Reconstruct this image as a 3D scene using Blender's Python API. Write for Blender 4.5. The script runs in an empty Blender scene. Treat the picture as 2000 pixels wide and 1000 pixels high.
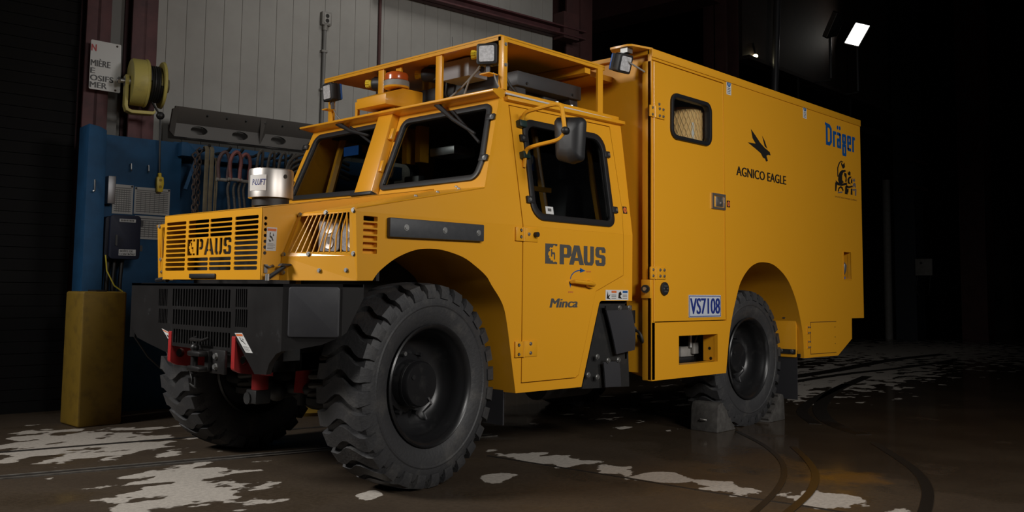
import bpy, bmesh, math, random
from mathutils import Vector, Matrix
random.seed(7)
SC = bpy.context.scene
COL = SC.collection
PI = math.pi

# ------------------------------------------------------------------ camera
f, ya, pi_, ro = 1787.16, 0.8131827, 0.0797484, 0.0117516
fwd = Vector((math.sin(ya)*math.cos(pi_), math.cos(ya)*math.cos(pi_), math.sin(pi_)))
rt = Vector((math.cos(ya), -math.sin(ya), 0)); up = rt.cross(fwd)
r_ = math.cos(ro)*rt + math.sin(ro)*up; u_ = -math.sin(ro)*rt + math.cos(ro)*up
cd = bpy.data.cameras.new('camera'); cam = bpy.data.objects.new('camera', cd); COL.objects.link(cam)
cd.sensor_fit = 'HORIZONTAL'; cd.sensor_width = 36; cd.lens = f/2000*36; cd.shift_y = -0.038
cd.clip_start = .05; cd.clip_end = 200
mw = Matrix(((r_.x, u_.x, -fwd.x, -3.36), (r_.y, u_.y, -fwd.y, -3.78), (r_.z, u_.z, -fwd.z, 1.08), (0, 0, 0, 1)))
cam.matrix_world = mw
SC.camera = cam

# ------------------------------------------------------------------ world, lights, exposure
w = bpy.data.worlds.new('hall_ambient'); SC.world = w; w.use_nodes = True
w.node_tree.nodes['Background'].inputs[0].default_value = (.9, .93, 1, 1)
w.node_tree.nodes['Background'].inputs[1].default_value = .015
SC.view_settings.view_transform = 'Standard'; SC.view_settings.look = 'None'
SC.view_settings.gamma = 1; SC.view_settings.use_curve_mapping = False
SC.view_settings.exposure = 0.0

def lamp(name, loc, aim, sx, sy, power, col=(1, .97, .93), spread=PI):
    d = bpy.data.lights.new(name, 'AREA'); d.shape = 'RECTANGLE'; d.size = sx; d.size_y = sy
    d.energy = power; d.color = col; d.spread = spread
    o = bpy.data.objects.new(name, d); COL.objects.link(o); o.location = loc
    o.rotation_euler = (Vector(aim)-Vector(loc)).to_track_quat('-Z', 'Y').to_euler()
    return o
lamp('bay_light_front', (-5.2, 2.7, 4.3), (-0.6, 0.6, 0.8), 1.4, 1.4, 78, spread=1.5)
lamp('bay_light_side', (2.2, -8.5, 4.3), (2.4, 0.0, 1.2), 2.2, 1.6, 84, spread=2.0)
lamp('fill_light_corner', (-2.2, -7.4, 4.2), (1.9, 0.0, 1.5), 1.6, 1.6, 33, spread=.95)  # added fill lamp, brightens the box front behind the cab
lamp('bay_light_wall', (2.4, 1.2, 7.0), (2.9, 4.6, 4.4), 1.5, 1.5, 11.5, spread=1.4)

# ------------------------------------------------------------------ materials
MATS = {}
def mat(name, col, rough=.5, metal=0, coat=0, noise=None, spec=.5, emit=None, bump=0, rvar=0):
    """noise = (second colour, scale, low, high)"""
    if name in MATS: return MATS[name]
    m = bpy.data.materials.new(name); m.use_nodes = True; nt = m.node_tree
    b = nt.nodes['Principled BSDF']
    b.inputs['Base Color'].default_value = (*col, 1); b.inputs['Roughness'].default_value = rough
    b.inputs['Metallic'].default_value = metal; b.inputs['Coat Weight'].default_value = coat
    b.inputs['Coat Roughness'].default_value = .12
    b.inputs['Specular IOR Level'].default_value = spec
    if emit:
        b.inputs['Emission Color'].default_value = (*col, 1); b.inputs['Emission Strength'].default_value = emit
    tc = nt.nodes.new('ShaderNodeTexCoord')
    if noise:
        c2, sc, lo, hi = noise
        n = nt.nodes.new('ShaderNodeTexNoise'); n.inputs['Scale'].default_value = sc; n.inputs['Detail'].default_value = 6
        n.inputs['Roughness'].default_value = .65
        nt.links.new(tc.outputs['Object'], n.inputs['Vector'])
        r = nt.nodes.new('ShaderNodeMapRange'); r.inputs[1].default_value = lo; r.inputs[2].default_value = hi
        nt.links.new(n.outputs['Fac'], r.inputs[0])
        x = nt.nodes.new('ShaderNodeMix'); x.data_type = 'RGBA'
        x.inputs[6].default_value = (*col, 1); x.inputs[7].default_value = (*c2, 1)
        nt.links.new(r.outputs[0], x.inputs[0]); nt.links.new(x.outputs[2], b.inputs['Base Color'])
    if rvar:
        n2 = nt.nodes.new('ShaderNodeTexNoise'); n2.inputs['Scale'].default_value = 5; n2.inputs['Detail'].default_value = 4
        nt.links.new(tc.outputs['Object'], n2.inputs['Vector'])
        r2 = nt.nodes.new('ShaderNodeMapRange'); r2.inputs[3].default_value = rough-rvar; r2.inputs[4].default_value = rough+rvar
        nt.links.new(n2.outputs['Fac'], r2.inputs[0]); nt.links.new(r2.outputs[0], b.inputs['Roughness'])
    if bump:
        n3 = nt.nodes.new('ShaderNodeTexNoise'); n3.inputs['Scale'].default_value = bump; n3.inputs['Detail'].default_value = 5
        nt.links.new(tc.outputs['Object'], n3.inputs['Vector'])
        bp = nt.nodes.new('ShaderNodeBump'); bp.inputs['Strength'].default_value = .25; bp.inputs['Distance'].default_value = .01
        nt.links.new(n3.outputs['Fac'], bp.inputs['Height']); nt.links.new(bp.outputs[0], b.inputs['Normal'])
    MATS[name] = m
    return m

YEL = mat('yellow_paint', (.74, .335, .014), .38, coat=.25, rvar=.06)
YELP = mat('yellow_plastic', (.72, .52, .03), .4)
BLK = mat('black_paint', (.011, .010, .010), .42, noise=((.05, .05, .052), 9, .62, .85), rvar=.1)
BLK2 = mat('black_plastic', (.012, .012, .013), .5)
UND = mat('greasy_black_steel', (.012, .012, .012), .6, noise=((.03, .026, .022), 12, .5, .8))
RUB = mat('tyre_rubber', (.036, .036, .038), .58, noise=((.085, .080, .074), 7, .5, .8), bump=60)
GSK = mat('gasket_rubber', (.010, .010, .011), .45)
FLAP = mat('flap_rubber', (.036, .036, .040), .42, rvar=.08)
GRYB = mat('dark_grey_plastic', (.045, .047, .052), .5, noise=((.06, .062, .066), 30, .4, .8))
AC = mat('anthracite_casing', (.03, .03, .032), .5)
STL = mat('zinc_bolt_steel', (.42, .42, .41), .45, metal=1)
INOX = mat('stainless_steel', (.60, .56, .52), .42, metal=1, rvar=.06)
GREY = mat('grey_box_plastic', (.30, .30, .31), .5)
RED = mat('red_paint', (.33, .018, .018), .45, noise=((.10, .01, .01), 12, .55, .8))
REDST = mat('red_oxide_steel', (.115, .042, .045), .65, noise=((.06, .025, .028), 5, .4, .75))
REDDK = mat('old_red_oxide_steel', (.085, .032, .030), .7, noise=((.05, .02, .02), 3, .4, .75))
LENS = mat('lamp_lens', (.58, .58, .60), .3, noise=((.42, .42, .43), 60, .4, .6))
WHT = mat('white_print', (.62, .62, .61), .5)
INKB = mat('black_print', (.014, .012, .010), .45)
INKG = mat('grey_print', (.075, .072, .066), .45)
BLU = mat('blue_print', (.004, .075, .27), .45)
NAVY = mat('navy_print', (.014, .030, .20), .45)
ORG = mat('orange_print', (.65, .14, .03), .5)
AMB = mat('amber_lens', (.50, .09, .015), .2, spec=.8)
BLUP = mat('blue_plastic', (.01, .10, .42), .4)
DKGRN = mat('dark_green_clamp', (.012, .03, .026), .4)
BLUST = mat('blue_painted_steel', (.011, .066, .155), .65, noise=((.008, .045, .105), 4, .4, .7), spec=.3)
GRYST = mat('grey_cast_steel', (.085, .079, .073), .5, noise=((.08, .074, .068), 6, .4, .75))
CREAM = mat('pale_yellow_enamel', (.50, .42, .11), .5, noise=((.38, .32, .10), 9, .5, .8))
PALEST = mat('worn_pale_steel', (.26, .25, .23), .6, noise=((.2, .19, .17), 10, .4, .7))
ROPE = mat('wire_rope', (.060, .052, .044), .7, noise=((.11, .10, .085), 60, .45, .65))
RUST = mat('rusty_chain', (.055, .040, .034), .75, noise=((.10, .065, .05), 20, .45, .7))
SLING = mat('khaki_webbing', (.16, .135, .085), .85, noise=((.11, .09, .06), 14, .4, .7))
PINK = mat('worn_red_shackle', (.22, .07, .065), .6, noise=((.10, .05, .045), 12, .45, .7))
PAPER = mat('paper', (.42, .42, .41), .7)
DNAVY = mat('dark_navy_enclosure', (.008, .011, .026), .55, spec=.3)
YBLK = mat('dark_yellow_mottle', (.20, .12, .009), .6, noise=((.12, .07, .007), 8, .5, .75))  # dark yellow with random darker mottling
NET = mat('kraft_padding', (.84, .53, .21), .7)
BMP = mat('lit_bumper_corner', (.045, .045, .050), .45, noise=((.06, .06, .064), 8, .5, .8))  # lighter copy of the bumper black, side light put into the colour
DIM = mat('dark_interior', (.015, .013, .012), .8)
CONC = mat('chock_rubber', (.05, .046, .042), .7, noise=((.09, .085, .078), 16, .4, .7), bump=30)
HOSE = mat('black_hose', (.01, .01, .01), .5)
FRAMEGREY = mat('galvanised_steel', (.25, .25, .26), .4, metal=.7)

def glass_mat(name, tint, f0):
    m = bpy.data.materials.new(name); m.use_nodes = True; nt = m.node_tree
    nt.nodes.remove(nt.nodes['Principled BSDF'])
    t = nt.nodes.new('ShaderNodeBsdfTransparent'); t.inputs[0].default_value = (*tint, 1)
    g = nt.nodes.new('ShaderNodeBsdfGlossy'); g.inputs['Roughness'].default_value = .01
    lw = nt.nodes.new('ShaderNodeLayerWeight'); pw = nt.nodes.new('ShaderNodeMath'); pw.operation = 'POWER'; pw.inputs[1].default_value = 4.5
    fr = nt.nodes.new('ShaderNodeMath'); fr.operation = 'MULTIPLY_ADD'; fr.inputs[1].default_value = .9; fr.inputs[2].default_value = f0
    nt.links.new(lw.outputs['Facing'], pw.inputs[0]); nt.links.new(pw.outputs[0], fr.inputs[0])
    mx = nt.nodes.new('ShaderNodeMixShader')
    nt.links.new(fr.outputs[0], mx.inputs[0]); nt.links.new(t.outputs[0], mx.inputs[1]); nt.links.new(g.outputs[0], mx.inputs[2])
    nt.links.new(mx.outputs[0], nt.nodes['Material Output'].inputs[0])
    return m
GLASS = glass_mat('tinted_glass', (.72, .74, .73), .035)
GLASSC = glass_mat('clear_glass', (.90, .91, .90), .03)
GLASSD = glass_mat('dark_tinted_glass', (.45, .46, .46), .035)

# ------------------------------------------------------------------ geometry helpers
class Fr:
    def __init__(s, o, u, v):
        s.o = Vector(o); s.u = Vector(u).normalized(); s.v = Vector(v).normalized(); s.n = s.u.cross(s.v)
    def __call__(s, a, b, c=0): return s.o + s.u*a + s.v*b + s.n*c

def rp(pts, r, n=5):
    out = []; N = len(pts)
    for i in range(N):
        p = Vector(pts[i]); a = Vector(pts[i-1]); b = Vector(pts[(i+1) % N])
        rr = r[i] if isinstance(r, (list, tuple)) else r
        if rr <= 0: out.append(tuple(p)); continue
        da = (a-p); db = (b-p); la, lb = da.length, db.length; da /= la; db /= lb
        ang = max(min(da.dot(db), 1), -1); th = math.acos(ang)
        t = min(rr/math.tan(th/2), la*.49, lb*.49); rad = t*math.tan(th/2)
        c = p+(da+db).normalized()*(rad/math.sin(th/2))
        p0 = p+da*t-c; p1 = p+db*t-c
        a0 = math.atan2(p0.y, p0.x); a1 = math.atan2(p1.y, p1.x)
        d = (a1-a0+PI) % (2*PI)-PI
        for k in range(n+1):
            out.append((c.x+rad*math.cos(a0+d*k/n), c.y+rad*math.sin(a0+d*k/n)))
    return out
def rect(x0, y0, x1, y1, r=0, n=4):
    p = [(x0, y0), (x1, y0), (x1, y1), (x0, y1)]
    return rp(p, r, n) if r else p
def circ(cx, cy, r, n=20, ry=None):
    return [(cx+r*math.cos(2*PI*k/n), cy+(ry or r)*math.sin(2*PI*k/n)) for k in range(n)]

WL = {}
class MB:
    def __init__(s, X=None): s.bm = bmesh.new(); s.X = X; s.mi = 0
    def vt(s, p):
        p = Vector(p)
        return s.bm.verts.new(s.X @ p if s.X else p)
    def fc(s, vs):
        try:
            q = s.bm.faces.new(vs); q.material_index = s.mi; return q
        except ValueError: return None
    def m(s, i): s.mi = i; return s
    def loft(s, A, B, capa=True, capb=True):
        a = [s.vt(p) for p in A]; b = [s.vt(p) for p in B]; n = len(a)
        for i in range(n): s.fc((a[i], a[(i+1) % n], b[(i+1) % n], b[i]))
        if capa: s.fc(a[::-1])
        if capb: s.fc(b)
        return s
    def rings(s, R, closed=False, cap=True):
        V = [[s.vt(p) for p in r] for r in R]; n = len(V[0])
        for k in range(len(V)-(0 if closed else 1)):
            a, b = V[k], V[(k+1) % len(V)]
            for i in range(n): s.fc((a[i], a[(i+1) % n], b[(i+1) % n], b[i]))
        if cap and not closed: s.fc(V[0][::-1]); s.fc(V[-1])
        return s
    def box(s, a, b):
        (x0, y0, z0), (x1, y1, z1) = a, b
        return s.loft([(x0, y0, z0), (x1, y0, z0), (x1, y1, z0), (x0, y1, z0)], [(x0, y0, z1), (x1, y0, z1), (x1, y1, z1), (x0, y1, z1)])
    def fbox(s, F, a, b): return s.ext(F, rect(a[0], a[1], b[0], b[1]), a[2], b[2])
    def ext(s, F, pts, c0, c1): return s.loft([F(x, y, c0) for x, y in pts], [F(x, y, c1) for x, y in pts])
    def flat(s, F, pts, c=0): s.fc([s.vt(F(x, y, c)) for x, y in pts]); return s
    def sheet(s, grid):
        V = [[s.vt(p) for p in r] for r in grid]
        for i in range(len(V)-1):
            for j in range(len(V[0])-1): s.fc((V[i][j], V[i][j+1], V[i+1][j+1], V[i+1][j]))
        return s
    def plate(s, F, outline, holes, c0, c1):
        """a plate with holes: filled front and back, walls round every loop"""
        t = bmesh.new(); es = []
        for L in [outline]+holes:
            vs = [t.verts.new((x, y, 0)) for x, y in L]
            es += [t.edges.new((vs[i], vs[(i+1) % len(vs)])) for i in range(len(vs))]
        bmesh.ops.triangle_fill(t, use_beauty=True, use_dissolve=False, edges=es)
        t.verts.index_update()
        for c, flip in ((c1, False), (c0, True)):
            vv = [s.vt(F(v.co.x, v.co.y, c)) for v in t.verts]
            for q in t.faces:
                ids = [v.index for v in q.verts]
                if (q.normal.z < 0) != flip: ids = ids[::-1]
                s.fc([vv[i] for i in ids])
            if c == c1: top = vv
            else: bot = vv
        k = 0
        for L in [outline]+holes:
            n = len(L)
            for i in range(n):
                a, b = k+i, k+(i+1) % n
                s.fc((top[a], bot[a], bot[b], top[b]))
            k += n
        t.free()
        return s
    def ring(s, F, o1, o2, c0, c1):
        """frame between two loops with the same number of points"""
        n = len(o1)
        A = [[s.vt(F(*p, c)) for p in L] for L, c in ((o1, c0), (o1, c1), (o2, c1), (o2, c0))]
        for k in range(4):
            a, b = A[k], A[(k+1) % 4]
            for i in range(n): s.fc((a[i], a[(i+1) % n], b[(i+1) % n], b[i]))
        return s
    def tube(s, pts, r, n=8, closed=False, taper=None):
        P = [Vector(p) for p in pts]; N = len(P); T = []
        for i in range(N):
            a = P[i-1] if (i or closed) else P[0]; b = P[(i+1) % N] if (i < N-1 or closed) else P[-1]
            T.append((b-a).normalized())
        ref = Vector((0, 0, 1)) if abs(T[0].z) < .9 else Vector((1, 0, 0))
        u = T[0].cross(ref).normalized(); R = []
        for i in range(N):
            u = (u-T[i]*u.dot(T[i])).normalized(); v = T[i].cross(u)
            rr = r if taper is None else r*taper[i]
            R.append([P[i]+u*(rr*math.cos(2*PI*k/n))+v*(rr*math.sin(2*PI*k/n)) for k in range(n)])
        return s.rings(R, closed)
    def cyl(s, p0, p1, r0, r1=None, n=16):
        p0, p1 = Vector(p0), Vector(p1); t = (p1-p0).normalized()
        ref = Vector((0, 0, 1)) if abs(t.z) < .9 else Vector((1, 0, 0))
        u = t.cross(ref).normalized(); v = t.cross(u); r1 = r0 if r1 is None else r1
        c = lambda p, r: [p+u*(r*math.cos(2*PI*k/n))+v*(r*math.sin(2*PI*k/n)) for k in range(n)]
        return s.loft(c(p0, r0), c(p1, r1))
    def lathe(s, prof, o, ax, n=32, closed=False, cap=True):
        """prof = (distance along axis, radius)"""
        o = Vector(o); t = Vector(ax).normalized()
        ref = Vector((0, 0, 1)) if abs(t.z) < .9 else Vector((1, 0, 0))
        u = t.cross(ref).normalized(); v = t.cross(u)
        R = []
        for h, r in prof:
            r = max(r, 1e-4)
            R.append([o+t*h+u*(r*math.cos(2*PI*k/n))+v*(r*math.sin(2*PI*k/n)) for k in range(n)])
        return s.rings(R, closed, cap)
    def ball(s, c, r, n=12, sc=(1, 1, 1)):
        c = Vector(c); R = []
        for i in range(n//2+1):
            a = -PI/2+PI*i/(n//2); rr = max(math.cos(a), 1e-3)
            R.append([c+Vector((r*sc[0]*rr*math.cos(2*PI*k/n), r*sc[1]*rr*math.sin(2*PI*k/n), r*sc[2]*math.sin(a))) for k in range(n)])
        return s.rings(R)
    def text(s, txt, F, x0, y0, x1, y1, c=.0015, bold=0, shear=0):
        cu = bpy.data.curves.new('t', 'FONT'); cu.body = txt; cu.shear = shear; cu.resolution_u = 3
        o = bpy.data.objects.new('t', cu); COL.objects.link(o)
        me = bpy.data.meshes.new_from_object(o.evaluated_get(bpy.context.evaluated_depsgraph_get()))
        bpy.data.objects.remove(o); bpy.data.curves.remove(cu)
        xs = [v.co.x for v in me.vertices]; ys = [v.co.y for v in me.vertices]
        ax, bx, ay, by = min(xs), max(xs), min(ys), max(ys)
        vv = [s.vt(F(x0+(v.co.x-ax)/(bx-ax)*(x1-x0), y0+(v.co.y-ay)/(by-ay)*(y1-y0), c)) for v in me.vertices]
        for p in me.polygons: s.fc([vv[i] for i in p.vertices])
        if bold:            # heavier strokes: the same outline laid beside itself
            for q, d in ((-1, -bold), (1, bold)):
                v2 = [s.vt(F(x0+(v.co.x-ax)/(bx-ax)*(x1-x0)+d, y0+(v.co.y-ay)/(by-ay)*(y1-y0), c+.0001*q)) for v in me.vertices]
                for p in me.polygons: s.fc([v2[i] for i in p.vertices])
        bpy.data.meshes.remove(me)
        return s
    def done(s, name, mats, parent=None, bevel=0, loc=None, seg=2, ang=38, rec=True):
        bm = s.bm
        if rec: bmesh.ops.recalc_face_normals(bm, faces=bm.faces)
        if bevel:
            es = [e for e in bm.edges if len(e.link_faces) == 2 and e.calc_face_angle(0) > .6]
            bmesh.ops.bevel(bm, geom=es, offset=bevel, segments=seg, affect='EDGES', clamp_overlap=True, profile=.5)
        lim = math.radians(ang)
        for q in bm.faces: q.smooth = True
        for e in bm.edges:
            if len(e.link_faces) != 2 or e.calc_face_angle(0) > lim: e.smooth = False
        off = WL[parent] if parent else Vector(loc or (0, 0, 0))
        bmesh.ops.translate(bm, verts=bm.verts, vec=-off)
        me = bpy.data.meshes.new(name); bm.to_mesh(me); bm.free()
        if not isinstance(mats, (list, tuple)): mats = [mats]
        for q in mats: me.materials.append(q)
        o = bpy.data.objects.new(name, me); COL.objects.link(o)
        WL[o] = off
        if parent: o.parent = parent
        else: o.location = off
        return o
def thing(name, label, cat, loc=(0, 0, 0), group=None):
    o = bpy.data.objects.new(name, None); COL.objects.link(o); o.location = loc; o.empty_display_size = .1
    WL[o] = Vector(loc); tag(o, label, cat, group)
    return o
def tag(o, label=None, cat=None, group=None, kind=None):
    if label: o['label'] = label
    if cat: o['category'] = cat
    if group: o['group'] = group
    if kind: o['kind'] = kind
    return o
def struct(o, label=None): o['kind'] = 'structure'; return o

X_, Y_, Z_ = Vector((1, 0, 0)), Vector((0, 1, 0)), Vector((0, 0, 1))
S0 = Fr((0, -.04, 0), X_, Z_)                   # cab and fender side
S1 = Fr((0, -.04, 1.47), X_, (0, .16, 1))       # leaning upper cab side
SB = Fr((0, -.15, 0), X_, Z_)                   # box side
FG = Fr((-.79, 0, 0), -Y_, Z_)                  # grille front
FB = Fr((-.83, 0, 0), -Y_, Z_)                  # bumper front
WS = Fr((.40, 1.04, 1.70), -Y_, (.35, 0, 1))    # windscreens
def bolt(parent, p, n, r=.009, h=.008, m=None):
    p = Vector(p); n = Vector(n)
    b = MB().cyl(p, p+n*.002, r*1.35, n=12).cyl(p+n*.002, p+n*h, r, n=6)
    return b.done('bolt', m or STL, parent)
# ================================================================== the setting
DD = Vector((.9947, -.1028, 0)).normalized(); NN = Vector((.1028, .9947, 0)).normalized()
def BW(w): return Fr(NN*w, DD, Z_)              # wall-parallel frame: (along wall, height, towards the bay)

# floor ------------------------------------------------------------
def floor_material():
    m = bpy.data.materials.new('wet_concrete'); m.use_nodes = True; nt = m.node_tree; N = nt.nodes; L = nt.links
    b = N['Principled BSDF']
    g = N.new('ShaderNodeNewGeometry'); sep = N.new('ShaderNodeSeparateXYZ'); L.new(g.outputs['Position'], sep.inputs[0])
    def math_(op, a, b_=None, c=None):
        q = N.new('ShaderNodeMath'); q.operation = op
        for i, v in enumerate((a, b_, c)):
            if v is None: continue
            if isinstance(v, (int, float)): q.inputs[i].default_value = v
            else: L.new(v, q.inputs[i])
        return q.outputs[0]
    def noise(scale, detail, rough=.6, sx=1, sy=1):
        mp = N.new('ShaderNodeMapping'); mp.inputs['Scale'].default_value = (sx, sy, 1); L.new(g.outputs['Position'], mp.inputs[0])
        q = N.new('ShaderNodeTexNoise'); q.inputs['Scale'].default_value = scale; q.inputs['Detail'].default_value = detail
        q.inputs['Roughness'].default_value = rough; L.new(mp.outputs[0], q.inputs['Vector']); return q.outputs['Fac']
    def smooth(v, lo, hi, t0=0, t1=1):
        q = N.new('ShaderNodeMapRange'); q.interpolation_type = 'SMOOTHSTEP'
        for i, x in enumerate((lo, hi, t0, t1)): q.inputs[i+1].default_value = x
        L.new(v, q.inputs[0]); return q.outputs[0]
    def mix(fac, a, b_):
        q = N.new('ShaderNodeMix'); q.data_type = 'RGBA'
        if isinstance(fac, (int, float)): q.inputs[0].default_value = fac
        else: L.new(fac, q.inputs[0])
        for i, v in ((6, a), (7, b_)):
            if isinstance(v, tuple): q.inputs[i].default_value = (*v, 1)
            else: L.new(v, q.inputs[i])
        return q.outputs[2]
    big = noise(1.5, 5, .55); fine = noise(38, 4, .7); mid = noise(5, 6, .6)
    # dry areas: ellipses whose rim is broken up by noise
    dry = None
    for cx, cy, rx, ry, ang in ((-.98, .82, .44, .46, .0), (-.72, 1.25, .42, .36, .6), (-.75, 2.75, .75, .85, 0), (1.17, .16, .20, .42, 0.12), (1.17, .16, .14, .34, 0.12), (1.24, -.75, .18, .75, 0.07), (1.36, -1.62, .2, .38, 0.2), (8.8, 1.5, 5, 1.1, .1), (15, 3, 5, 3, 0), (.55, -.02, .17, .12, .4), (-.3, .13, .13, .06, .7)):
        dx = math_('SUBTRACT', sep.outputs[0], cx); dy = math_('SUBTRACT', sep.outputs[1], cy)
        c, s = math.cos(ang), math.sin(ang)
        ex = math_('DIVIDE', math_('ADD', math_('MULTIPLY', dx, c), math_('MULTIPLY', dy, s)), rx)
        ey = math_('DIVIDE', math_('SUBTRACT', math_('MULTIPLY', dy, c), math_('MULTIPLY', dx, s)), ry)
        d = math_('SUBTRACT', 1.0, math_('SQRT', math_('ADD', math_('MULTIPLY', ex, ex), math_('MULTIPLY', ey, ey))))
        dry = d if dry is None else math_('MAXIMUM', dry, d)
    blot = noise(3.2, 4, .5, 1.0, 1.6)
    dry = math_('ADD', dry, math_('MULTIPLY', math_('SUBTRACT', blot, .56), 3.4))
    dry = math_('ADD', dry, math_('MULTIPLY', math_('SUBTRACT', mid, .5), .35))
    dry = smooth(dry, .03, .13)
    wetc = mix(smooth(big, .35, .7), (.058, .041, .027), (.082, .060, .040))
    wetc = mix(smooth(fine, .35, .75, 0, .55), wetc, (.036, .026, .017))
    dryc = mix(smooth(fine, .3, .75), (.50, .455, .40), (.36, .325, .285))
    # ochre mud stain
    dx = math_('SUBTRACT', sep.outputs[0], 2.0); dy = math_('SUBTRACT', sep.outputs[1], -1.45)
    st = math_('SUBTRACT', 1, math_('SQRT', math_('ADD', math_('MULTIPLY', math_('MULTIPLY', dx, dx), 10), math_('MULTIPLY', math_('MULTIPLY', dy, dy), 14))))
    st = smooth(math_('ADD', st, math_('MULTIPLY', math_('SUBTRACT', mid, .5), 1.6)), .1, .6, 0, .8)
    wetc = mix(st, wetc, (.15, .075, .018))
    col = mix(dry, wetc, dryc)
    L.new(col, b.inputs['Base Color']); b.inputs['Specular IOR Level'].default_value = .32
    film = smooth(math_('ADD', big, math_('MULTIPLY', smooth(sep.outputs[0], 1.4, 3.0), .30)), .50, .72)       # standing water towards the back
    ro = math_('SUBTRACT', .56, math_('MULTIPLY', film, .45))
    ro = math_('ADD', ro, math_('MULTIPLY', dry, math_('SUBTRACT', .85, ro)))
    L.new(ro, b.inputs['Roughness'])
    bp = N.new('ShaderNodeBump'); bp.inputs['Distance'].default_value = .004
    L.new(fine, bp.inputs['Height']); L.new(math_('SUBTRACT', .45, math_('MULTIPLY', film, .42)), bp.inputs['Strength']); L.new(bp.outputs[0], b.inputs['Normal'])
    return m
fl = MB().box((-9, -12, -.2), (26, 12, 0)).done('floor', floor_material()); struct(fl)

SLOT = mat('dark_slot', (.02, .016, .013), .6)
WORN = mat('worn_steel_strip', (.20, .185, .165), .45, metal=.3, noise=((.10, .085, .07), 14, .4, .7))
MUD = mat('wet_groove', (.022, .017, .013), .3)
def strip(pts, wd, z0, z1, m, name):
    P = [Vector((*p, 0)) for p in pts]; Lf, Rg = [], []
    for i, p in enumerate(P):
        t = (P[min(i+1, len(P)-1)]-P[max(i-1, 0)]).normalized(); n = Vector((-t.y, t.x, 0))
        Lf.append(p+n*wd/2); Rg.append(p-n*wd/2)
    b = MB()
    R = [[(l.x, l.y, z0), (l.x, l.y, z1), (r.x, r.y, z1), (r.x, r.y, z0)] for l, r in zip(Lf, Rg)]
    o = b.rings(R).done(name, m); struct(o); return o
def curve(pts, n=6):
    out = []; P = [Vector((*p, 0)) for p in pts]; P = [P[0]*2-P[1]]+P+[P[-1]*2-P[-2]]
    for i in range(1, len(P)-2):
        for k in range(n):
            t = k/n; a, b, c, d = P[i-1:i+3]
            q = .5*((2*b)+(c-a)*t+(2*a-5*b+4*c-d)*t*t+(3*b-a-3*c+d)*t**3)
            out.append((q.x, q.y))
    out.append(tuple(pts[-1])); return out
# drain channel: two worn steel edges and the dark slot between
a0, a1 = Vector((-3.2, 2.30)), Vector((1.6, 1.07))
tdir = (a1-a0).normalized(); nd = Vector((-tdir.y, tdir.x))
strip([a0, a1], .05, -.01, .004, SLOT, 'trim_1')
strip([a0+nd*.04, a1+nd*.04], .028, -.01, .007, WORN, 'trim_2')
strip([a0-nd*.04, a1-nd*.04], .028, -.01, .007, WORN, 'trim_3')
strip([(-3.0, 3.1), (1.4, 2.15)], .05, -.01, .0025, SLOT, 'trim_4')
# expansion joint and curved rail grooves in the slab
strip(curve([(.96, .5), (1.0, .0), (1.05, -.6), (1.08, -1.1), (1.14, -1.6), (1.2, -2.4)]), .022, -.01, .0025, SLOT, 'trim_5')
strip(curve([(3.14, -.08), (2.69, -.55), (2.25, -.9), (1.87, -1.12), (1.5, -1.28), (1.1, -1.41), (.4, -1.6)]), .035, -.01, .003, MUD, 'trim_6')
strip(curve([(2.79, -.72), (2.41, -1.0), (1.99, -1.26), (1.54, -1.45), (1.1, -1.57), (.4, -1.72)]), .045, -.01, .003, MUD, 'trim_7')
strip(curve([(3.4, -1.05), (2.65, -1.58), (2.14, -1.85), (1.6, -2.04), (.8, -2.25)]), .06, -.01, .003, MUD, 'trim_8')
strip(curve([(8.77, 1.19), (6.75, .72), (5.25, .21), (4.43, -.2), (3.99, -.53), (3.73, -.84)]), .13, -.01, .002, MUD, 'trim_9')
strip(curve([(7.53, .94), (5.7, .48), (4.67, .12), (4.0, -.32)]), .10, -.01, .002, MUD, 'trim_10')
strip(curve([(5.5, 1.7), (7.92, 1.80), (9.38, 1.88), (12.05, 2.14), (14.5, 2.1)]), .22, -.01, .002, MUD, 'trim_11')
strip(curve([(5.5, 1.35), (7.43, 1.50), (9.06, 1.52), (10.39, 1.42), (13, 1.4)]), .14, -.01, .002, MUD, 'trim_12')

# walls ------------------------------------------------------------
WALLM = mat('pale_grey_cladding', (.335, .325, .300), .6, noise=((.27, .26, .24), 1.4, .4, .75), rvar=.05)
b = MB(); F = BW(4.6); s = -4.0; prof = []
while s < 5.1:
    prof += [(s, 0), (s+.172, 0), (s+.175, -.007), (s+.185, -.007)]; s += .188
prof.append((5.1, 0))
b.sheet([[F(p[0], z, p[1]) for p in prof] for z in (0, 3.2, 7.2)])
b.sheet([[F(5.1, z, 0), F(5.1, z, -.25)] for z in (0, 7.2)])
struct(b.done('wall_back', WALLM))
INFILL = mat('near_black_infill', (.006, .0055, .0055), .8, spec=.2)  # added near-black slatted infill, keeps the left end of the wall dark
b = MB(); F = BW(4.5); z = 0
while z < 7:
    b.ext(F, [(-5, z), (-.665, z), (-.665, z+.095), (-5, z+.095)], -.05, 0); z += .1
struct(b.done('wall_dark_infill', INFILL))
F = BW(4.6)
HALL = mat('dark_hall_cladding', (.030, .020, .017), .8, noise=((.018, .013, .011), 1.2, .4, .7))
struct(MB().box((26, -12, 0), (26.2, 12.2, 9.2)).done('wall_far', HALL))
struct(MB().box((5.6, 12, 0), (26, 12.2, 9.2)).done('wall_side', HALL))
struct(MB().box((-9, -12, 9.2), (26.2, 12.2, 9.4)).done('ceiling', HALL))

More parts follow.
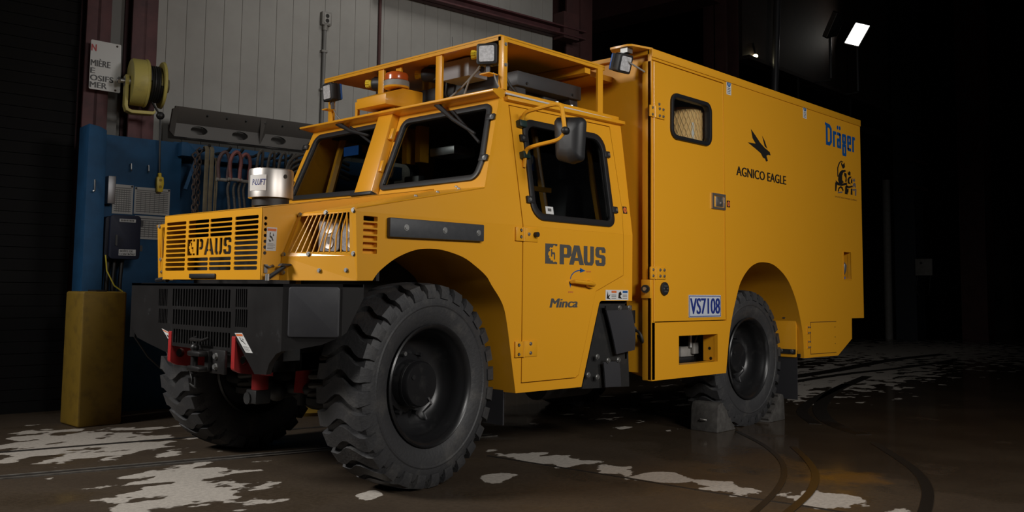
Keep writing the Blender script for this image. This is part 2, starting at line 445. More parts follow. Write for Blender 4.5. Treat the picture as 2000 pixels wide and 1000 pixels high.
def ibeam(F, s0, s1, z0, z1, c0, c1, vertical=True, tf=.03, tw=.03):
    b = MB()
    if vertical:
        b.ext(F, rect(s0, z0, s1, z1), c1-tf, c1); b.ext(F, rect(s0, z0, s1, z1), c0, c0+tf)
        m = (s0+s1)/2; b.ext(F, rect(m-tw/2, z0, m+tw/2, z1), c0, c1)
    else:
        b.ext(F, rect(s0, z1-tf, s1, z1), c0, c1); b.ext(F, rect(s0, z0, s1, z0+tf), c0, c1)
        m = (c0+c1)/2; b.ext(F, rect(s0, z0, s1, z1), m-tw/2, m+tw/2)
    return b
F = BW(4.35)
struct(ibeam(F, -.263, -.037, 0, 7, -.25, 0).done('steel_column', REDST, bevel=.003))
struct(ibeam(F, -.655, -.447, 0, 7, -.25, 0).done('steel_column', REDST, bevel=.003))
struct(MB().fbox(F, (-.447, 0, -.24), (-.335, 7, -.10)).done('trim_13', mat('grey_column_cover', (.15, .145, .135), .6)))
F = BW(4.6)
struct(ibeam(F, 2.4, 5.62, 4.43, 4.55, .02, .22, False, .02, .02).done('steel_beam', REDST, bevel=.002))
struct(MB().fbox(F, (5.22, 4.40, .0), (5.50, 4.75, .2)).done('steel_beam', REDDK))
struct(MB().cyl(F(2.508, 0, .02), F(2.508, 7, .02), .018).done('trim_14', REDDK))
# second bay: heavy columns, cross beams
struct(ibeam(BW(4.75), 5.56, 6.06, 0, 9.2, -.35, .05, True, .04, .04).done('steel_column', REDDK, bevel=.004))
FC = Fr((10.9, 0, 0), -Y_, Z_)
struct(ibeam(Fr((10.55, 0, 0), -Y_, Z_), -4.75, -4.30, 0, 9.2, -.45, 0).done('steel_column', REDDK, bevel=.004))
struct(MB().box((9.9, 4.4, 6.15), (10.6, 9, 6.6)).done('steel_beam', REDDK))
struct(MB().box((6.0, 4.35, 6.55), (10.5, 4.65, 6.95)).done('steel_beam', REDDK))
struct(MB().tube([(5.7, 5.3, 5.25), (7.6, 7.0, 5.6)], .04).done('steel_beam', REDDK))
struct(MB().tube([(5.6, 5.0, 4.95), (8.8, 6.6, 5.1)], .04).done('steel_beam', REDDK))
# gantry plate with lower edge, far columns
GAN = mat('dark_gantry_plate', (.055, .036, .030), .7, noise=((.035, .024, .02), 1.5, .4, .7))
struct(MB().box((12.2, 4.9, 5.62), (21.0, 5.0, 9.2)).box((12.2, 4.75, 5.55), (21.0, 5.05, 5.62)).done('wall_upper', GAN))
struct(MB().box((11.8, 5.0, 4.95), (21.5, 7.2, 5.1)).done('ceiling_mezzanine', HALL))
struct(MB().box((19.5, 4.35, 0), (20.1, 4.85, 9.2)).done('steel_column', mat('dim_blue_black_steel', (.018, .024, .034), .6)))
struct(MB().box((21.0, 3.2, 0), (21.6, 3.8, 9.2)).done('steel_column', REDDK))
for z in (5.0, 4.3, 3.65):
    struct(MB().box((19.1, 4.25, z), (20.2, 4.30, z+.07)).done('steel_beam', REDDK))

# ================================================================== things on and along the wall
# warning sign
F = BW(4.30)
t = thing('warning_sign', 'white metal sign with black and red French lettering on the dark red column', 'sign', F(-.5, 2.78, .06))
MB().ext(F, rp([(-.640, 2.785), (-.378, 2.782), (-.386, 3.215), (-.640, 3.22)], .01), .05, .056).done('sign_panel', WHT, t)
REDP = mat('red_print', (.42, .02, .02), .5)
for tx, x1, z0, z1 in (('N', -.594, 3.122, 3.182), ('MI\u00c8RE', -.472, 2.990, 3.060), ('E', -.598, 2.925, 2.973), ('OSIFS', -.442, 2.862, 2.912), ('MER', -.495, 2.800, 2.850)):
    MB().text(tx, F, -.634, z0, x1, z1, .0575, .0025).done('word', REDP if tx == 'N' else INKB, t)
for p in ((-.42, 3.195), (-.42, 2.80)):
    bolt(t, F(p[0], p[1], .056), F.n, .007, .005, RUST)

# cord reel --------------------------------------------------------
F = BW(4.1); c = F(-.205, 2.872, 0)
t = thing('cord_reel', 'pale yellow retractable cord reel with hanging black cord on the red column', 'cord reel', F(-.2, 2.87, -.2))
ax = (DD*1.0+NN*(-.13)).normalized()
e1 = ax.cross(Z_).normalized()
MB().lathe([(-.135, .03), (-.135, .198), (-.122, .207), (-.02, .207), (-.02, .02)], c, ax, 40).done('spring_housing', CREAM, t)
MB().lathe([(-.02, .21), (-.008, .216), (.002, .21), (.002, .12), (-.02, .12)], c, ax, 40, closed=True).done('flange', CREAM, t)
MB().lathe([(.12, .11), (.12, .205), (.140, .212), (.146, .2), (.134, .11)], c, ax, 40, closed=True).done('flange', CREAM, t)
MB().lathe([(-.01, .02), (-.01, .12), (.125, .12), (.125, .02)], c, ax, 24).done('drum', CREAM, t)
b = MB(); pts = []
for k in range(5*28): a = 2*PI*k/28; pts.append(c+ax*(.014+.095*k/140)+e1*(.155*math.cos(a))+Z_*(.155*math.sin(a)))
b.tube(pts, .011, 7).done('wound_cord', HOSE, t)
MB().lathe([(.135, .06), (.19, .06), (.19, .0)], c, ax, 20).done('slip_ring_cover', mat('dull_bronze', (.10, .085, .05), .6), t)
b = MB().cyl(c-ax*.13, c-ax*.18, .045); b.cyl(c-ax*.18, c-ax*.24, .022); b.cyl(c-ax*.215, c-ax*.235, .032, n=6); b.done('shaft', STL, t)
yk = -ax*.165
b = MB()
def flatbar(P, wv, tv, wd, th):
    R = []
    for p in P: R.append([p-wv*wd/2-tv*th/2, p+wv*wd/2-tv*th/2, p+wv*wd/2+tv*th/2, p-wv*wd/2+tv*th/2])
    return R
P = [c+yk+Z_*.05, c+yk-Z_*.22, c+yk*.93-Z_*.255, c+yk*.7-Z_*.27, c+ax*.06-Z_*.265, c+ax*.08-Z_*.25]
R = []
for p, tv in zip(P, (ax, ax, (ax+Z_).normalized(), Z_, Z_, Z_)): R.append([p-e1*.05-tv*.014, p+e1*.05-tv*.014, p+e1*.05+tv*.014, p-e1*.05+tv*.014])
b.rings(R); b.cyl(c+yk*1.05, c+yk*.9, .06, n=20); b.done('bracket', CREAM, t, bevel=.002)
MB().loft(*[[F(-.33+dx, 2.72+dz, cc) for dx, dz in rect(0, 0, .11, .14)] for cc in (-.0, .25-.25-.2)]).done('mounting_block', CREAM, t)
bp_ = F(-.085, 2.592, .05)
MB().ball(bp_, .036, 16).done('stop_ball', HOSE, t)
MB().tube([c+e1*(-.0)+ax*.05-Z_*.15, bp_, F(-.078, 2.35, .05), F(-.071, 2.07, .05)], .009).done('cord', HOSE, t)
b = MB(); Fp = Fr(F(-.066, 1.985, .05), DD, Z_)
b.ext(Fp, rp([(-.022, -.075), (.022, -.075), (.032, .0), (.026, .06), (-.030, .06), (-.030, -.0)], .01), -.022, .022); b.cyl(Fp(0, .05, 0), Fp(-.004, .095, 0), .016)
so = b.done('pendant_socket', YELP, t, bevel=.003)
for zz in (.03, -.03): MB().cyl(Fp(.0, zz, .02), Fp(.0, zz, .0245), .013).done('outlet_face', mat('ochre_face', (.35, .22, .02), .5), so)

# wall outlet with conduit -----------------------------------------
F = BW(4.6)
t = thing('wall_outlet', 'grey double wall outlet box with conduit running down the pale cladding', 'outlet', F(1.82, 3.9, 0))
MB().ext(F, rect(1.765, 3.905, 1.880, 4.055, .012), .0, .055).done('box', PALEST, t, bevel=.004)
MB().ext(F, rect(1.785, 3.925, 1.862, 4.035, .01), .055, .06).done('cover_plate', mat('pale_cover', (.33, .32, .30), .5), t)
for z in (4.006, 3.954): MB().ext(F, circ(1.823, z, .022, 14), .0605, .0625).done('receptacle', INKB, t)
MB().cyl(F(1.815, 3.905, .028), F(1.812, 3.85, .028), .026).done('connector', PALEST, t)
MB().tube([F(1.812, 3.86, .028), F(1.810, 3.4, .028), F(1.806, 2.6, .028)], .021, 10).done('conduit', mat('grey_conduit', (.17, .165, .155), .5), t)
for z in (3.62, 3.2): MB().ext(F, rect(1.775, z-.012, 1.845, z+.012), 0, .052).done('strap', PALEST, t)

# blue storage rack along the wall ---------------------------------
F = BW(4.1)
t = thing('storage_rack', 'blue painted steel rack panel along the wall with hanging hooks', 'rack', F(.3, 0, 0))
MB().ext(F, rect(-.60, 0, .14, 2.378), -.06, 0).done('side_panel', BLUST, t, bevel=.003)
MB().ext(F, rect(.14, 0, 2.6, 2.30), -.30, -.26).done('rear_panel', BLUST, t)
MB().fbox(F, (.10, 2.26, -.30), (2.6, 2.40, -.10)).done('top_rail', BLUST, t, bevel=.004)
MB().ext(F, rp([(.10, 2.375), (.155, 2.375), (.268, 2.27), (.255, 2.25), (.10, 2.25)], .004), -.04, .10).done('gusset', BLUST, t, bevel=.003)
MB().tube([F(.262, 2.26, .06), F(.165, 1.95, .06)], .022, 4).done('brace', BLUST, t)
for s_ in (-.31, -.16): MB().tube([F(s_, 2.14, .0), F(s_, 2.14, .03), F(s_, 2.09, .035), F(s_, 2.08, .045)], .006, 6).done('hook', STL, t)
HK = [.30, .50, .62, .80, .98, 1.12, 1.3]
for s_ in HK: MB().tube([F(s_, 2.33, -.12), F(s_, 2.315, .06), F(s_+.01, 2.33, .16), F(s_+.02, 2.36, .19)], .014, 8).done('peg', UND, t)

F = BW(3.8)
t = thing('steel_post', 'broad blue painted steel post with a small hook, beside the control box', 'post', F(-.67, 0, 0))
MB().ext(F, [(-.745, 0), (-.575, 0), (-.605, 2.365), (-.655, 2.39), (-.745, 2.405)], -.27, 0).done('post', BLUST, t, bevel=.004)
MB().tube([F(-.683, 1.945, .004), F(-.684, 1.86, .02), F(-.692, 1.845, .03), F(-.70, 1.85, .04)], .007, 6).done('hook', STL, t)
F = BW(4.1)
# charts on the blue panel
def chart(name, x0, z0, x1, z1, label, rows):
    t = thing(name, label, 'chart', F((x0+x1)/2, z0, .01))
    MB().ext(F, rect(x0, z0, x1, z1), .001, .006).done('sheet', PAPER, t)
    b = MB(); h = (z1-z0)*.86/rows
    for i in range(rows): b.ext(F, rect(x0+.015, z0+.02+i*h, x1-.015, z0+.02+i*h+h*.42), .006, .0068)
    for i in range(1, 7): q = x0+.015+(x1-x0-.03)*i/7; b.ext(F, rect(q-.002, z0+.015, q+.002, z1-.04), .0068, .0074)
    b.done('ruled_lines', mat('grey_rule_print', (.13, .13, .13), .6), t)
    for x in (x0+.012, x1-.012): MB().cyl(F(x, z1-.012, .006), F(x, z1-.012, .014), .008).done('pin', UND, t)
chart('ruled_chart', -.447, 1.70, -.275, 1.955, 'grey ruled chart behind the small grey box on the blue panel', 12)
chart('ruled_chart', -.263, 1.708, .046, 1.945, 'white ruled chart right behind the hanging yellow socket', 12)
chart('ruled_chart', -.25, 1.49, .03, 1.695, 'grey ruled chart lowest on the blue panel beside the control box', 9)
t = thing('junction_box', 'small grey metal box fixed on the blue panel beside the charts', 'box', F(-.48, 1.77, 0))
MB().fbox(F, (-.515, 1.775, .0), (-.452, 2.012, .10)).done('housing', FRAMEGREY, t, bevel=.004)
for z in (1.80, 1.86, 1.92, 1.98): MB().cyl(F(-.452, z, .05), F(-.449, z, .05), .006).done('hole_plug', INKB, t)
# control box
F = BW(3.8)
t = thing('control_box', 'dark navy control box with two white French label strips on the wall', 'control box', F(-.42, 1.3, 0))
MB().ext(F, rect(-.578, 1.300, -.300, 1.655, .03), -.30, -.02).done('housing', DNAVY, t, bevel=.006)
d = MB().ext(F, rect(-.548, 1.300, -.300, 1.668, .03), -.02, .015).done('door', DNAVY, t, bevel=.006)
MB().ext(F, rect(-.505, 1.41, -.49, 1.50, .004), .015, .03).done('latch', BLK2, d)
for z in (1.58, 1.37): MB().fbox(F, (-.302, z, -.02), (-.282, z+.05, .02)).done('hinge', BLK2, d)
WLAB = mat('label_tape', (.34, .34, .34), .5)
b = MB().m(0).ext(F, rect(-.476, 1.610, -.345, 1.636), .0155, .0175); b.m(1); [b.ext(F, rect(-.468+.0125*k, 1.616, -.468+.0125*k+.008, 1.630), .0175, .0185) for k in range(9)]; b.done('label', [WLAB, INKB], d)
b = MB().m(0).ext(F, rect(-.472, 1.330, -.335, 1.382), .0155, .0175); b.m(1).text('BO\u00ceTE DE', F, -.462, 1.359, -.36, 1.379, .0185, .001); b.text('CONTR\u00d4LE', F, -.466, 1.334, -.342, 1.354, .0185, .001); b.done('label', [WLAB, INKB], d)
for i, s_ in enumerate((-.51, -.46, -.40)): MB().tube([F(s_, 1.31, -.12), F(s_-.01, 1.1, -.12), F(s_+.01, .4, -.14)], .018, 8).done('cable', HOSE, t)
MB().tube([F(-.57, 1.33, .0), F(-.56, 1.2, .02), F(-.50, 1.08, .03), F(-.43, 1.03, .03)], .006, 6).done('yellow_wire', mat('yellow_wire', (.4, .33, .03), .5), t)

# yellow tank
t = thing('storage_tank', 'tall dark yellow steel tank standing on the floor below the control box', 'tank', (-.4, 3.6, 0))
MB().ext(Fr((0, 3.43, 0), X_, Z_), rp([(-.50, 0), (-.163, 0), (-.163, 1.032), (-.50, 1.032)], .02), -.34, 0).done('shell', YBLK, t, bevel=.012)
MB().box((-.40, 3.44, 1.03), (-.32, 3.6, 1.045)).done('lid', BLK2, t)
MB().tube([(-.12, 3.40, .70), (.0, 3.38, .52), (.2, 3.35, .33), (.5, 3.3, .22)], .007, 6).done('hose', HOSE, t)

# grey steel blade on top of the rack
F = BW(4.2)
t = thing('scraper_blade', 'long grey cast steel blade with oval holes lying on top of the rack', 'blade', F(.9, 2.42, 0))
HOL = [circ(.331+.40*k, 2.527, .080, 24, .040) for k in range(6)]
MB().plate(F, [(.10, 2.45), (2.6, 2.47), (2.6, 2.585), (.095, 2.575)], HOL, -.03, .0).done('face_plate', GRYST, t)
MB().ext(F, [(.10, 2.45), (2.6, 2.47), (2.6, 2.585), (.095, 2.575)], -.16, -.15).done('back_plate', GRYST, t)
b = MB(); b.loft([F(.095, 2.575, 0), F(2.6, 2.585, 0), F(2.6, 2.585, -.03), F(.095, 2.575, -.03)], [F(.07, 2.715, .09), F(2.6, 2.725, .09), F(2.6, 2.725, .06), F(.07, 2.715, .06)]); b.done('upper_lip', GRYST, t, bevel=.004)
MB().loft([F(.055, 2.69, .07), F(.10, 2.715, .09), F(.10, 2.45, .0), F(.062, 2.5, -.02)], [F(.055, 2.69, .04), F(.10, 2.715, .06), F(.10, 2.45, -.03), F(.062, 2.5, -.05)]).done('end_plate', GRYST, t)
for k in range(3): MB().loft([F(.93+.8*k, 2.47, .0), F(.96+.8*k, 2.575, .0), F(.90+.8*k, 2.71, .088)], [F(.94+.8*k, 2.47, .0), F(.99+.8*k, 2.575, .0), F(.96+.8*k, 2.71, .088)]).done('rib', GRYST, t)
for k in range(6): MB().cyl(F(.38+.19*k, 2.66, .052), F(.38+.19*k, 2.668, .075), .008, n=8).done('stud', UND, t)

def smooth3(P, n=5):
    P = [Vector(p) for p in P]; E_ = [P[0]*2-P[1]]+P+[P[-1]*2-P[-2]]; out = []
    for i in range(1, len(E_)-2):
        a, b_, c_, d_ = E_[i-1:i+3]
        for k in range(n): u = k/n; out.append(.5*((2*b_)+(c_-a)*u+(2*a-5*b_+4*c_-d_)*u*u+(3*b_-a-3*c_+d_)*u**3))
    return out+[P[-1]]
# hanging tackle ----------------------------------------------------
F = BW(4.0)
def chain(x, z0, z1, c, label):
    t = thing('lifting_chain', label, 'chain', F(x, z0, c), 'lifting chains on the rack'); k = 0; z = z0; b = MB()
    while z > z1:
        P = []
        for a in range(12):
            an = 2*PI*a/12; q = .016*math.cos(an); h = .030*math.sin(an)
            P.append(F(x+(q if k % 2 else 0)+.004*math.sin(k), z+h, c+(0 if k % 2 else q)))
        b.tube(P, .0065, 6, closed=True); z -= .046; k += 1
    o = b.done('chain_run', RUST, t); tag(o, kind='stuff')
    MB().tube([F(x-.02, z0+.06, c-.02), F(x, z0+.085, c), F(x+.02, z0+.06, c+.02), F(x, z0+.02, c), F(x-.02, z0+.06, c-.02)], .008, 6).done('ring', RUST, t)
chain(.205, 2.20, 1.55, .05, 'rusty lifting chain hanging nearest the blue gusset')
chain(.255, 2.25, 1.55, .02, 'rusty lifting chain hanging between its twin and the khaki sling')
def sling(x, wd, z0, z1, label):
    t = thing('web_sling', label, 'sling', F(x, z0, .08), 'webbing slings on the rack')
    for k, dx in enumerate((-wd*.5, wd*.5)):
        R = []
        for z, o in ((z0-.02, .03), (z0, .07), (z0-.04, .10), (z0-.3, .09+.01*k), ((z0+z1)/2, .09), (z1, .085)):
            R.append([F(x+dx-wd*.42, z, o), F(x+dx+wd*.42, z, o), F(x+dx+wd*.42, z, o+.012), F(x+dx-wd*.42, z, o+.012)])
        MB().rings(R).done('webbing', SLING, t, bevel=.002)
sling(.315, .045, 2.35, 1.55, 'khaki webbing sling doubled over the first peg beside the chains')
sling(.384, .015, 2.25, 1.5, 'narrow khaki webbing sling hanging left of the dark brown shackle')
def shackle(x, z, c, tilt, m, label):
    t = thing('shackle', label, 'shackle', F(x, z, c), 'shackles on the rack'); P = []
    for k in range(15):
        a = PI*(-.12+1.24*k/14); P.append(F(x+.052*math.cos(a)+tilt*(.1 if False else 0), z-.05+.075*math.sin(a)*1.5, c+tilt*math.sin(a)))
    P = [F(x+.04, z-.20, c)]+P+[F(x-.04, z-.20, c)]
    MB().tube(P, .017, 8).done('bow', m, t)
    MB().cyl(F(x-.065, z-.19, c), F(x+.065, z-.19, c), .016).done('pin', PALEST, t)
shackle(.445, 2.24, .12, .02, mat('dark_shackle', (.09, .05, .05), .6), 'dark brown bow shackle hanging left of the red shackles')
shackle(.535, 2.245, .17, .02, PINK, 'worn red bow shackle hanging foremost on the rack')
shackle(.655, 2.245, .10, .02, PINK, 'worn red bow shackle hanging nearest the wire ropes')
def rope(name, P, r, label, grp, fer=True):
    t = thing(name, label, 'wire rope', F(*P[0]), grp)
    Q = [F(*p) for p in P]; Qc = []
    E_ = [Q[0]*2-Q[1]]+Q+[Q[-1]*2-Q[-2]]
    for i in range(1, len(E_)-2):
        a, b_, c_, d_ = E_[i-1:i+3]
        for k in range(6):
            u = k/6; Qc.append(.5*((2*b_)+(c_-a)*u+(2*a-5*b_+4*c_-d_)*u*u+(3*b_-a-3*c_+d_)*u**3))
    Qc.append(Q[-1]); MB().tube(Qc, r, 7).done('rope_loop', ROPE, t)
    if fer: MB().cyl(F(P[-1][0], P[-1][1]+.16, P[-1][2]), F(P[-1][0], P[-1][1]+.02, P[-1][2]), r*1.9, r*1.5).done('ferrule', UND, t)
k = 0
for x, lab in ((.50, 'wire rope sling leg below the dark brown shackle'), (.555, 'wire rope sling leg below the foremost red shackle'), (.605, 'wire rope sling leg between the two red shackles'), (.65, 'wire rope sling leg below the shackle nearest the ropes')):
    rope('rope_sling', [(x-.01, 2.03, .15), (x-.02, 1.96, .14), (x, 1.80, .14), (x+.004, 1.5, .14)], .012, lab, 'rope sling legs')
for i in range(6):
    x = .78+.115*i; w_ = .030+.006*(i % 3)
    rope('wire_rope', [(x-w_, 1.75, .12), (x-w_*1.1, 2.1, .14), (x-w_*.5, 2.31, .15), (x+.03, 2.345, .14), (x+w_, 2.2, .13), (x+w_*1.25, 1.9, .12), (x+w_*1.1, 1.6, .12)], .014, ('first', 'second', 'third', 'fourth', 'fifth', 'sixth')[i]+' wire rope loop right of the shackles on the blue rail', 'wire rope loops on the rack', False)
t = thing('coiled_rope', 'thick wire rope coil draped from the rack toward the cab windscreen', 'wire rope', F(1.05, 2.25, .2))
for i in range(4):
    z = 2.30-.05*i
    MB().tube([F(*p) for p in smooth3([(1.02+.02*i, z-.14, .2+.02*i), (1.06, z-.02, .21), (1.16, z+.045, .22), (1.3, z+.06, .22), (1.5, z+.05, .22), (1.7, z, .2)])], .017, 8).done('rope_strand', ROPE, t)

# far bay: flood lights, bulb, switch box, pipe, pulleys --------------------
LAMPW = mat('flood_lamp_glow', (1, .97, .88), .4, emit=4.5)
LAMPD = mat('unlit_flood_glass', (.5, .48, .46), .3)
def flood(c, on, label, yaw):
    t = thing('flood_light', label, 'flood light', (c[0], c[1], 5.62))
    Q = Matrix.Translation(c) @ Matrix.Rotation(yaw, 4, 'Z') @ Matrix.Rotation(.30, 4, 'Y') @ Matrix.Rotation(.42, 4, 'X')
    MB(Q).loft([(.0, -.20, -.29), (.0, .20, -.29), (.0, .20, .29), (.0, -.20, .29)], [(.2, -.13, -.17), (.2, .13, -.17), (.2, .13, .17), (.2, -.13, .17)]).done('housing', UND, t, bevel=.01)
    MB(Q).box((-.012, -.165, -.26), (-.002, .165, .26)).done('lamp_glass', LAMPW if on else LAMPD, t)
    MB().cyl((c[0]+.1, c[1]+.05, 5.60), (c[0]+.1, c[1]+.05, c[2]-.2), .03).cyl((c[0]+.1, c[1]+.05, 5.57), (c[0]+.1, 4.745, 5.57), .02).done('stand_pole', FRAMEGREY, t)
flood(Vector((16.45, 4.42, 6.86)), True, 'lit white flood light mounted high on the far gantry', .12)
flood(Vector((14.9, 4.35, 6.73)), False, 'unlit flood light left of the glowing one on the far gantry', -.75)
t = thing('hall_lamp', 'tiny glowing lamp beside the far dark red column', 'lamp', (12.62, 4.85, 5.69))
MB().ball((12.62, 4.85, 5.69), .05, 12, (1, 1, .7)).done('bulb', mat('lamp_bulb_glow', (1, .9, .55), .4, emit=6), t)
MB().cyl((12.62, 4.85, 5.72), (12.62, 4.9, 5.95), .02).done('stem', UND, t)
tag(MB().tube([(12.9, 4.6, 0), (12.9, 4.6, 5.0), (13.2, 4.6, 8.5)], .07, 10).done('riser_pipe', FRAMEGREY, loc=(12.9, 4.6, 0)), 'dark grey riser pipe beside the far dark red column', 'pipe')
t = thing('switch_box', 'grey switch box with cables on the far blue column', 'switch box', (19.4, 4.35, 1.6))
MB().box((19.42, 3.95, 1.55), (19.5, 4.34, 1.95)).done('housing', PALEST, t, bevel=.01)
MB().cyl((19.42, 4.2, 1.85), (19.41, 4.2, 1.85), .03).done('knob', INKB, t)
MB().tube([(19.46, 4.3, 1.56), (19.46, 4.35, 1.2), (19.46, 4.25, 1.0), (19.46, 4.05, 1.1), (19.46, 4.0, 1.55)], .015).done('cable', HOSE, t)
tag(MB().cyl((19.3, 4.95, 0), (19.3, 4.95, 3.9), .09).done('pipe', PALEST, loc=(19.3, 4.95, 0)), 'pale vertical pipe standing beside the far blue column', 'pipe')
def pulley(c, label, cable=False):
    t = thing('pulley_hoist', label, 'hoist', c)
    c = Vector(c)
    MB().lathe([(-.08, .1), (-.08, .2), (.08, .2), (.08, .1)], c, (1, .5, 0), 20).done('sheave', RUST, t)
    MB().cyl(c+Vector((0, 0, .15)), c+Vector((0, 0, .80)), .03).done('hanger', UND, t)
    if cable: MB().tube([c+Vector((0, 0, -.2)), c+Vector((1.3, 0, -.28)), c+Vector((2.4, 0, -.2))], .022).done('hoist_cable', PALEST, t)
pulley((14.3, 4.8, 4.75), 'dark hoist pulley hanging below the gantry left of the lit flood light', True)
pulley((16.9, 4.8, 4.75), 'dark hoist pulley hanging below the gantry near the box roof edge')
tag(MB().lathe([(0, .0), (0, .2), (.03, .22), (.05, .19), (.05, .0)], (1.25, 3.0, 0.0), (0, 0, 1), 28).done('floor_disc', YBLK, loc=(1.25, 3.0, 0)), 'yellow round plate lying on the floor behind the front axle', 'plate')

# wheel chocks --------------------------------------------------------
def chock(x0, sgn, label):
    t = thing('wheel_chock', label, 'wheel chock', (x0, .1, 0))
    P = [(0, 0), (.012, .17), (.03, .215), (.075, .225), (.12, .19), (.18, .11), (.24, .05), (.285, 0)]
    F = Fr((x0, -.02, 0), X_*sgn, Z_)
    c0, c1 = (-.24, 0) if sgn > 0 else (0, .24)
    MB().ext(F, P, c0, c1).done('block', CONC, t, bevel=.006)
    for i in range(3, 7):
        p, q = Vector(P[i]), Vector(P[i+1]); m = (p+q)/2; n = Vector((q.y-p.y, p.x-q.x)); n = -n.normalized()
        MB().ext(F, [tuple(m-(q-p)*.2), tuple(m+(q-p)*.2), tuple(m+(q-p)*.12+n*.016), tuple(m-(q-p)*.12+n*.016)], c0+.01*(1 if sgn > 0 else 1), c1-.01).done('grip_ridge', CONC, t)
    cc = F(-.004, .09, (c0+c1)/2)
    MB().tube([cc+Vector((0, .03, 0)), cc+Vector((-.016*sgn, .015, .004)), cc+Vector((-.018*sgn, -.015, .004)), cc+Vector((0, -.03, 0))], .005, 6).done('carry_loop', PALEST, t)
chock(2.945, 1, 'grey rubber wheel chock wedged before the rear wheel')
chock(4.06, -1, 'grey rubber wheel chock wedged behind the rear wheel')
# ================================================================== the truck
TR = thing('rescue_truck', 'large yellow mine rescue truck with black bumper, cab and windowed box body', 'truck', (1.8, 1.0, 0))
T = TR
YC = 1.045

# ---- wheels
def tyre_mesh(X):
    b = MB(X)
    half = [(-.13, .322), (-.150, .345), (-.166, .40), (-.168, .45), (-.160, .495), (-.145, .517), (-.12, .526), (-.06, .530), (0, .531)]
    prof = half+[(-y, r) for y, r in half[-2::-1]]
    b.lathe(prof, (0, 0, 0), (0, 1, 0), 72, cap=False)
    b.lathe([(-.168, .43), (-.173, .437), (-.173, .441), (-.168, .448)], (0, 0, 0), (0, 1, 0), 72, closed=True)
    NL = 28
    for k in range(NL):
        for_t = [-1.18, -1.12, -1.0, -.8, -.6, -.4, -.2, 0, .2, .4, .6, .8, 1.0, 1.12, 1.18]
        R = []
        for t in for_t:
            a = abs(t); sg = 1 if t > 0 else -1
            if a <= 1: y = t*.155; rt_ = .562-.011*a**2.5; rb = .515
            elif a < 1.15: y = sg*.171; rt_ = .522; rb = .50
            else: y = sg*.172; rt_ = .478; rb = .47
            yb = y if a <= .8 else sg*min(abs(y), .14)
            ph = .055*math.cos(PI*min(max(t+.1, -.8), .8)/.8)
            ph += 2*PI*k/NL
            hw = .074 if a <= 1 else .064
            if a > 1: rb = rt_; yb = sg*.150
            if a > 1.15: yb = sg*.160
            q = []
            for (yy, rr, d) in ((yb, rb, -hw-.006), (y, rt_, -hw), (y, rt_, hw), (yb, rb, hw+.006)):
                an = ph+d; q.append((-rr*math.cos(an), yy, rr*math.sin(an)))
            R.append(q)
        b.rings(R)
    return b
RIM = mat('wheel_black_enamel', (.012, .012, .013), .33, noise=((.035, .034, .033), 8, .55, .8), rvar=.08)
def wheel(c, steer, flip, hub_out):
    X = Matrix.Translation(c) @ Matrix.Rotation(steer, 4, 'Z') @ (Matrix.Rotation(PI, 4, 'Z') if flip else Matrix.Identity(4))
    w_ = tyre_mesh(X).done('wheel', RUB, T, ang=30)          # tyre carries rim and hub as sub-parts
    w_.name = 'tyre'
    b = MB(X)
    b.lathe([(.16, .325), (.15, .335), (.13, .318), (0, .30), (-.10, .305), (-.135, .318), (-.150, .335), (-.160, .336), (-.166, .328), (-.160, .316), (-.14, .303), (-.125, .300), (-.115, .290), (-.06, .286), (.0, .275), (.035, .24), (.05, .19), (.05, .12), (.06, .12), (.06, .20), (.05, .27), (.10, .29), (.15, .31)], (0, 0, 0), (0, 1, 0), 56, closed=True)
    b.done('rim', RIM, w_, ang=50)
    MB(X).lathe([(.05, .165), (.02, .16), (.02, .132), (hub_out+.01, .126), (hub_out, .118), (hub_out, .0)], (0, 0, 0), (0, 1, 0), 40).lathe([(hub_out+.05, .126), (hub_out+.05, .132), (hub_out+.035, .132), (hub_out+.035, .126)], (0, 0, 0), (0, 1, 0), 40, closed=True).done('hub', RIM, w_)
    for k in range(8):
        a = 2*PI*k/8+.3; p = X @ Vector((.155*math.cos(a)*1.12, .03, .155*math.sin(a)*1.12)); q = X @ Vector((.155*math.cos(a)*1.12, -.005, .155*math.sin(a)*1.12))
        MB().cyl(p, q, .013, n=6).done('lug_nut', STL if k == 2 else RIM, w_)
    a = 2.6; MB(X).cyl((.085*math.cos(a), hub_out, .085*math.sin(a)), (.085*math.cos(a), hub_out-.006, .085*math.sin(a)), .014, n=14).done('plug', BLK2, w_)
    a = -1.0; MB(X).tube([(.09*math.cos(a), hub_out-.004, .09*math.sin(a)), (.13*math.cos(a), hub_out-.01, .13*math.sin(a)), (.2*math.cos(a), -.0, .2*math.sin(a)), (.25*math.cos(a), .0, .25*math.sin(a))], .006, 6).done('valve_stem', FRAMEGREY, w_)
    MB(X).lathe([(.06, .2), (.2, .2), (.2, .0)], (0, 0, 0), (0, 1, 0), 24).done('brake_drum', UND, w_)
    return w_
wheel(Vector((.01, .17, .556)), .115, False, -.085)
wheel(Vector((.01, 1.92, .556)), .115, True, -.085)
wheel(Vector((3.51, .17, .545)), 0, False, -.06)
wheel(Vector((3.51, 1.92, .545)), 0, True, -.06)

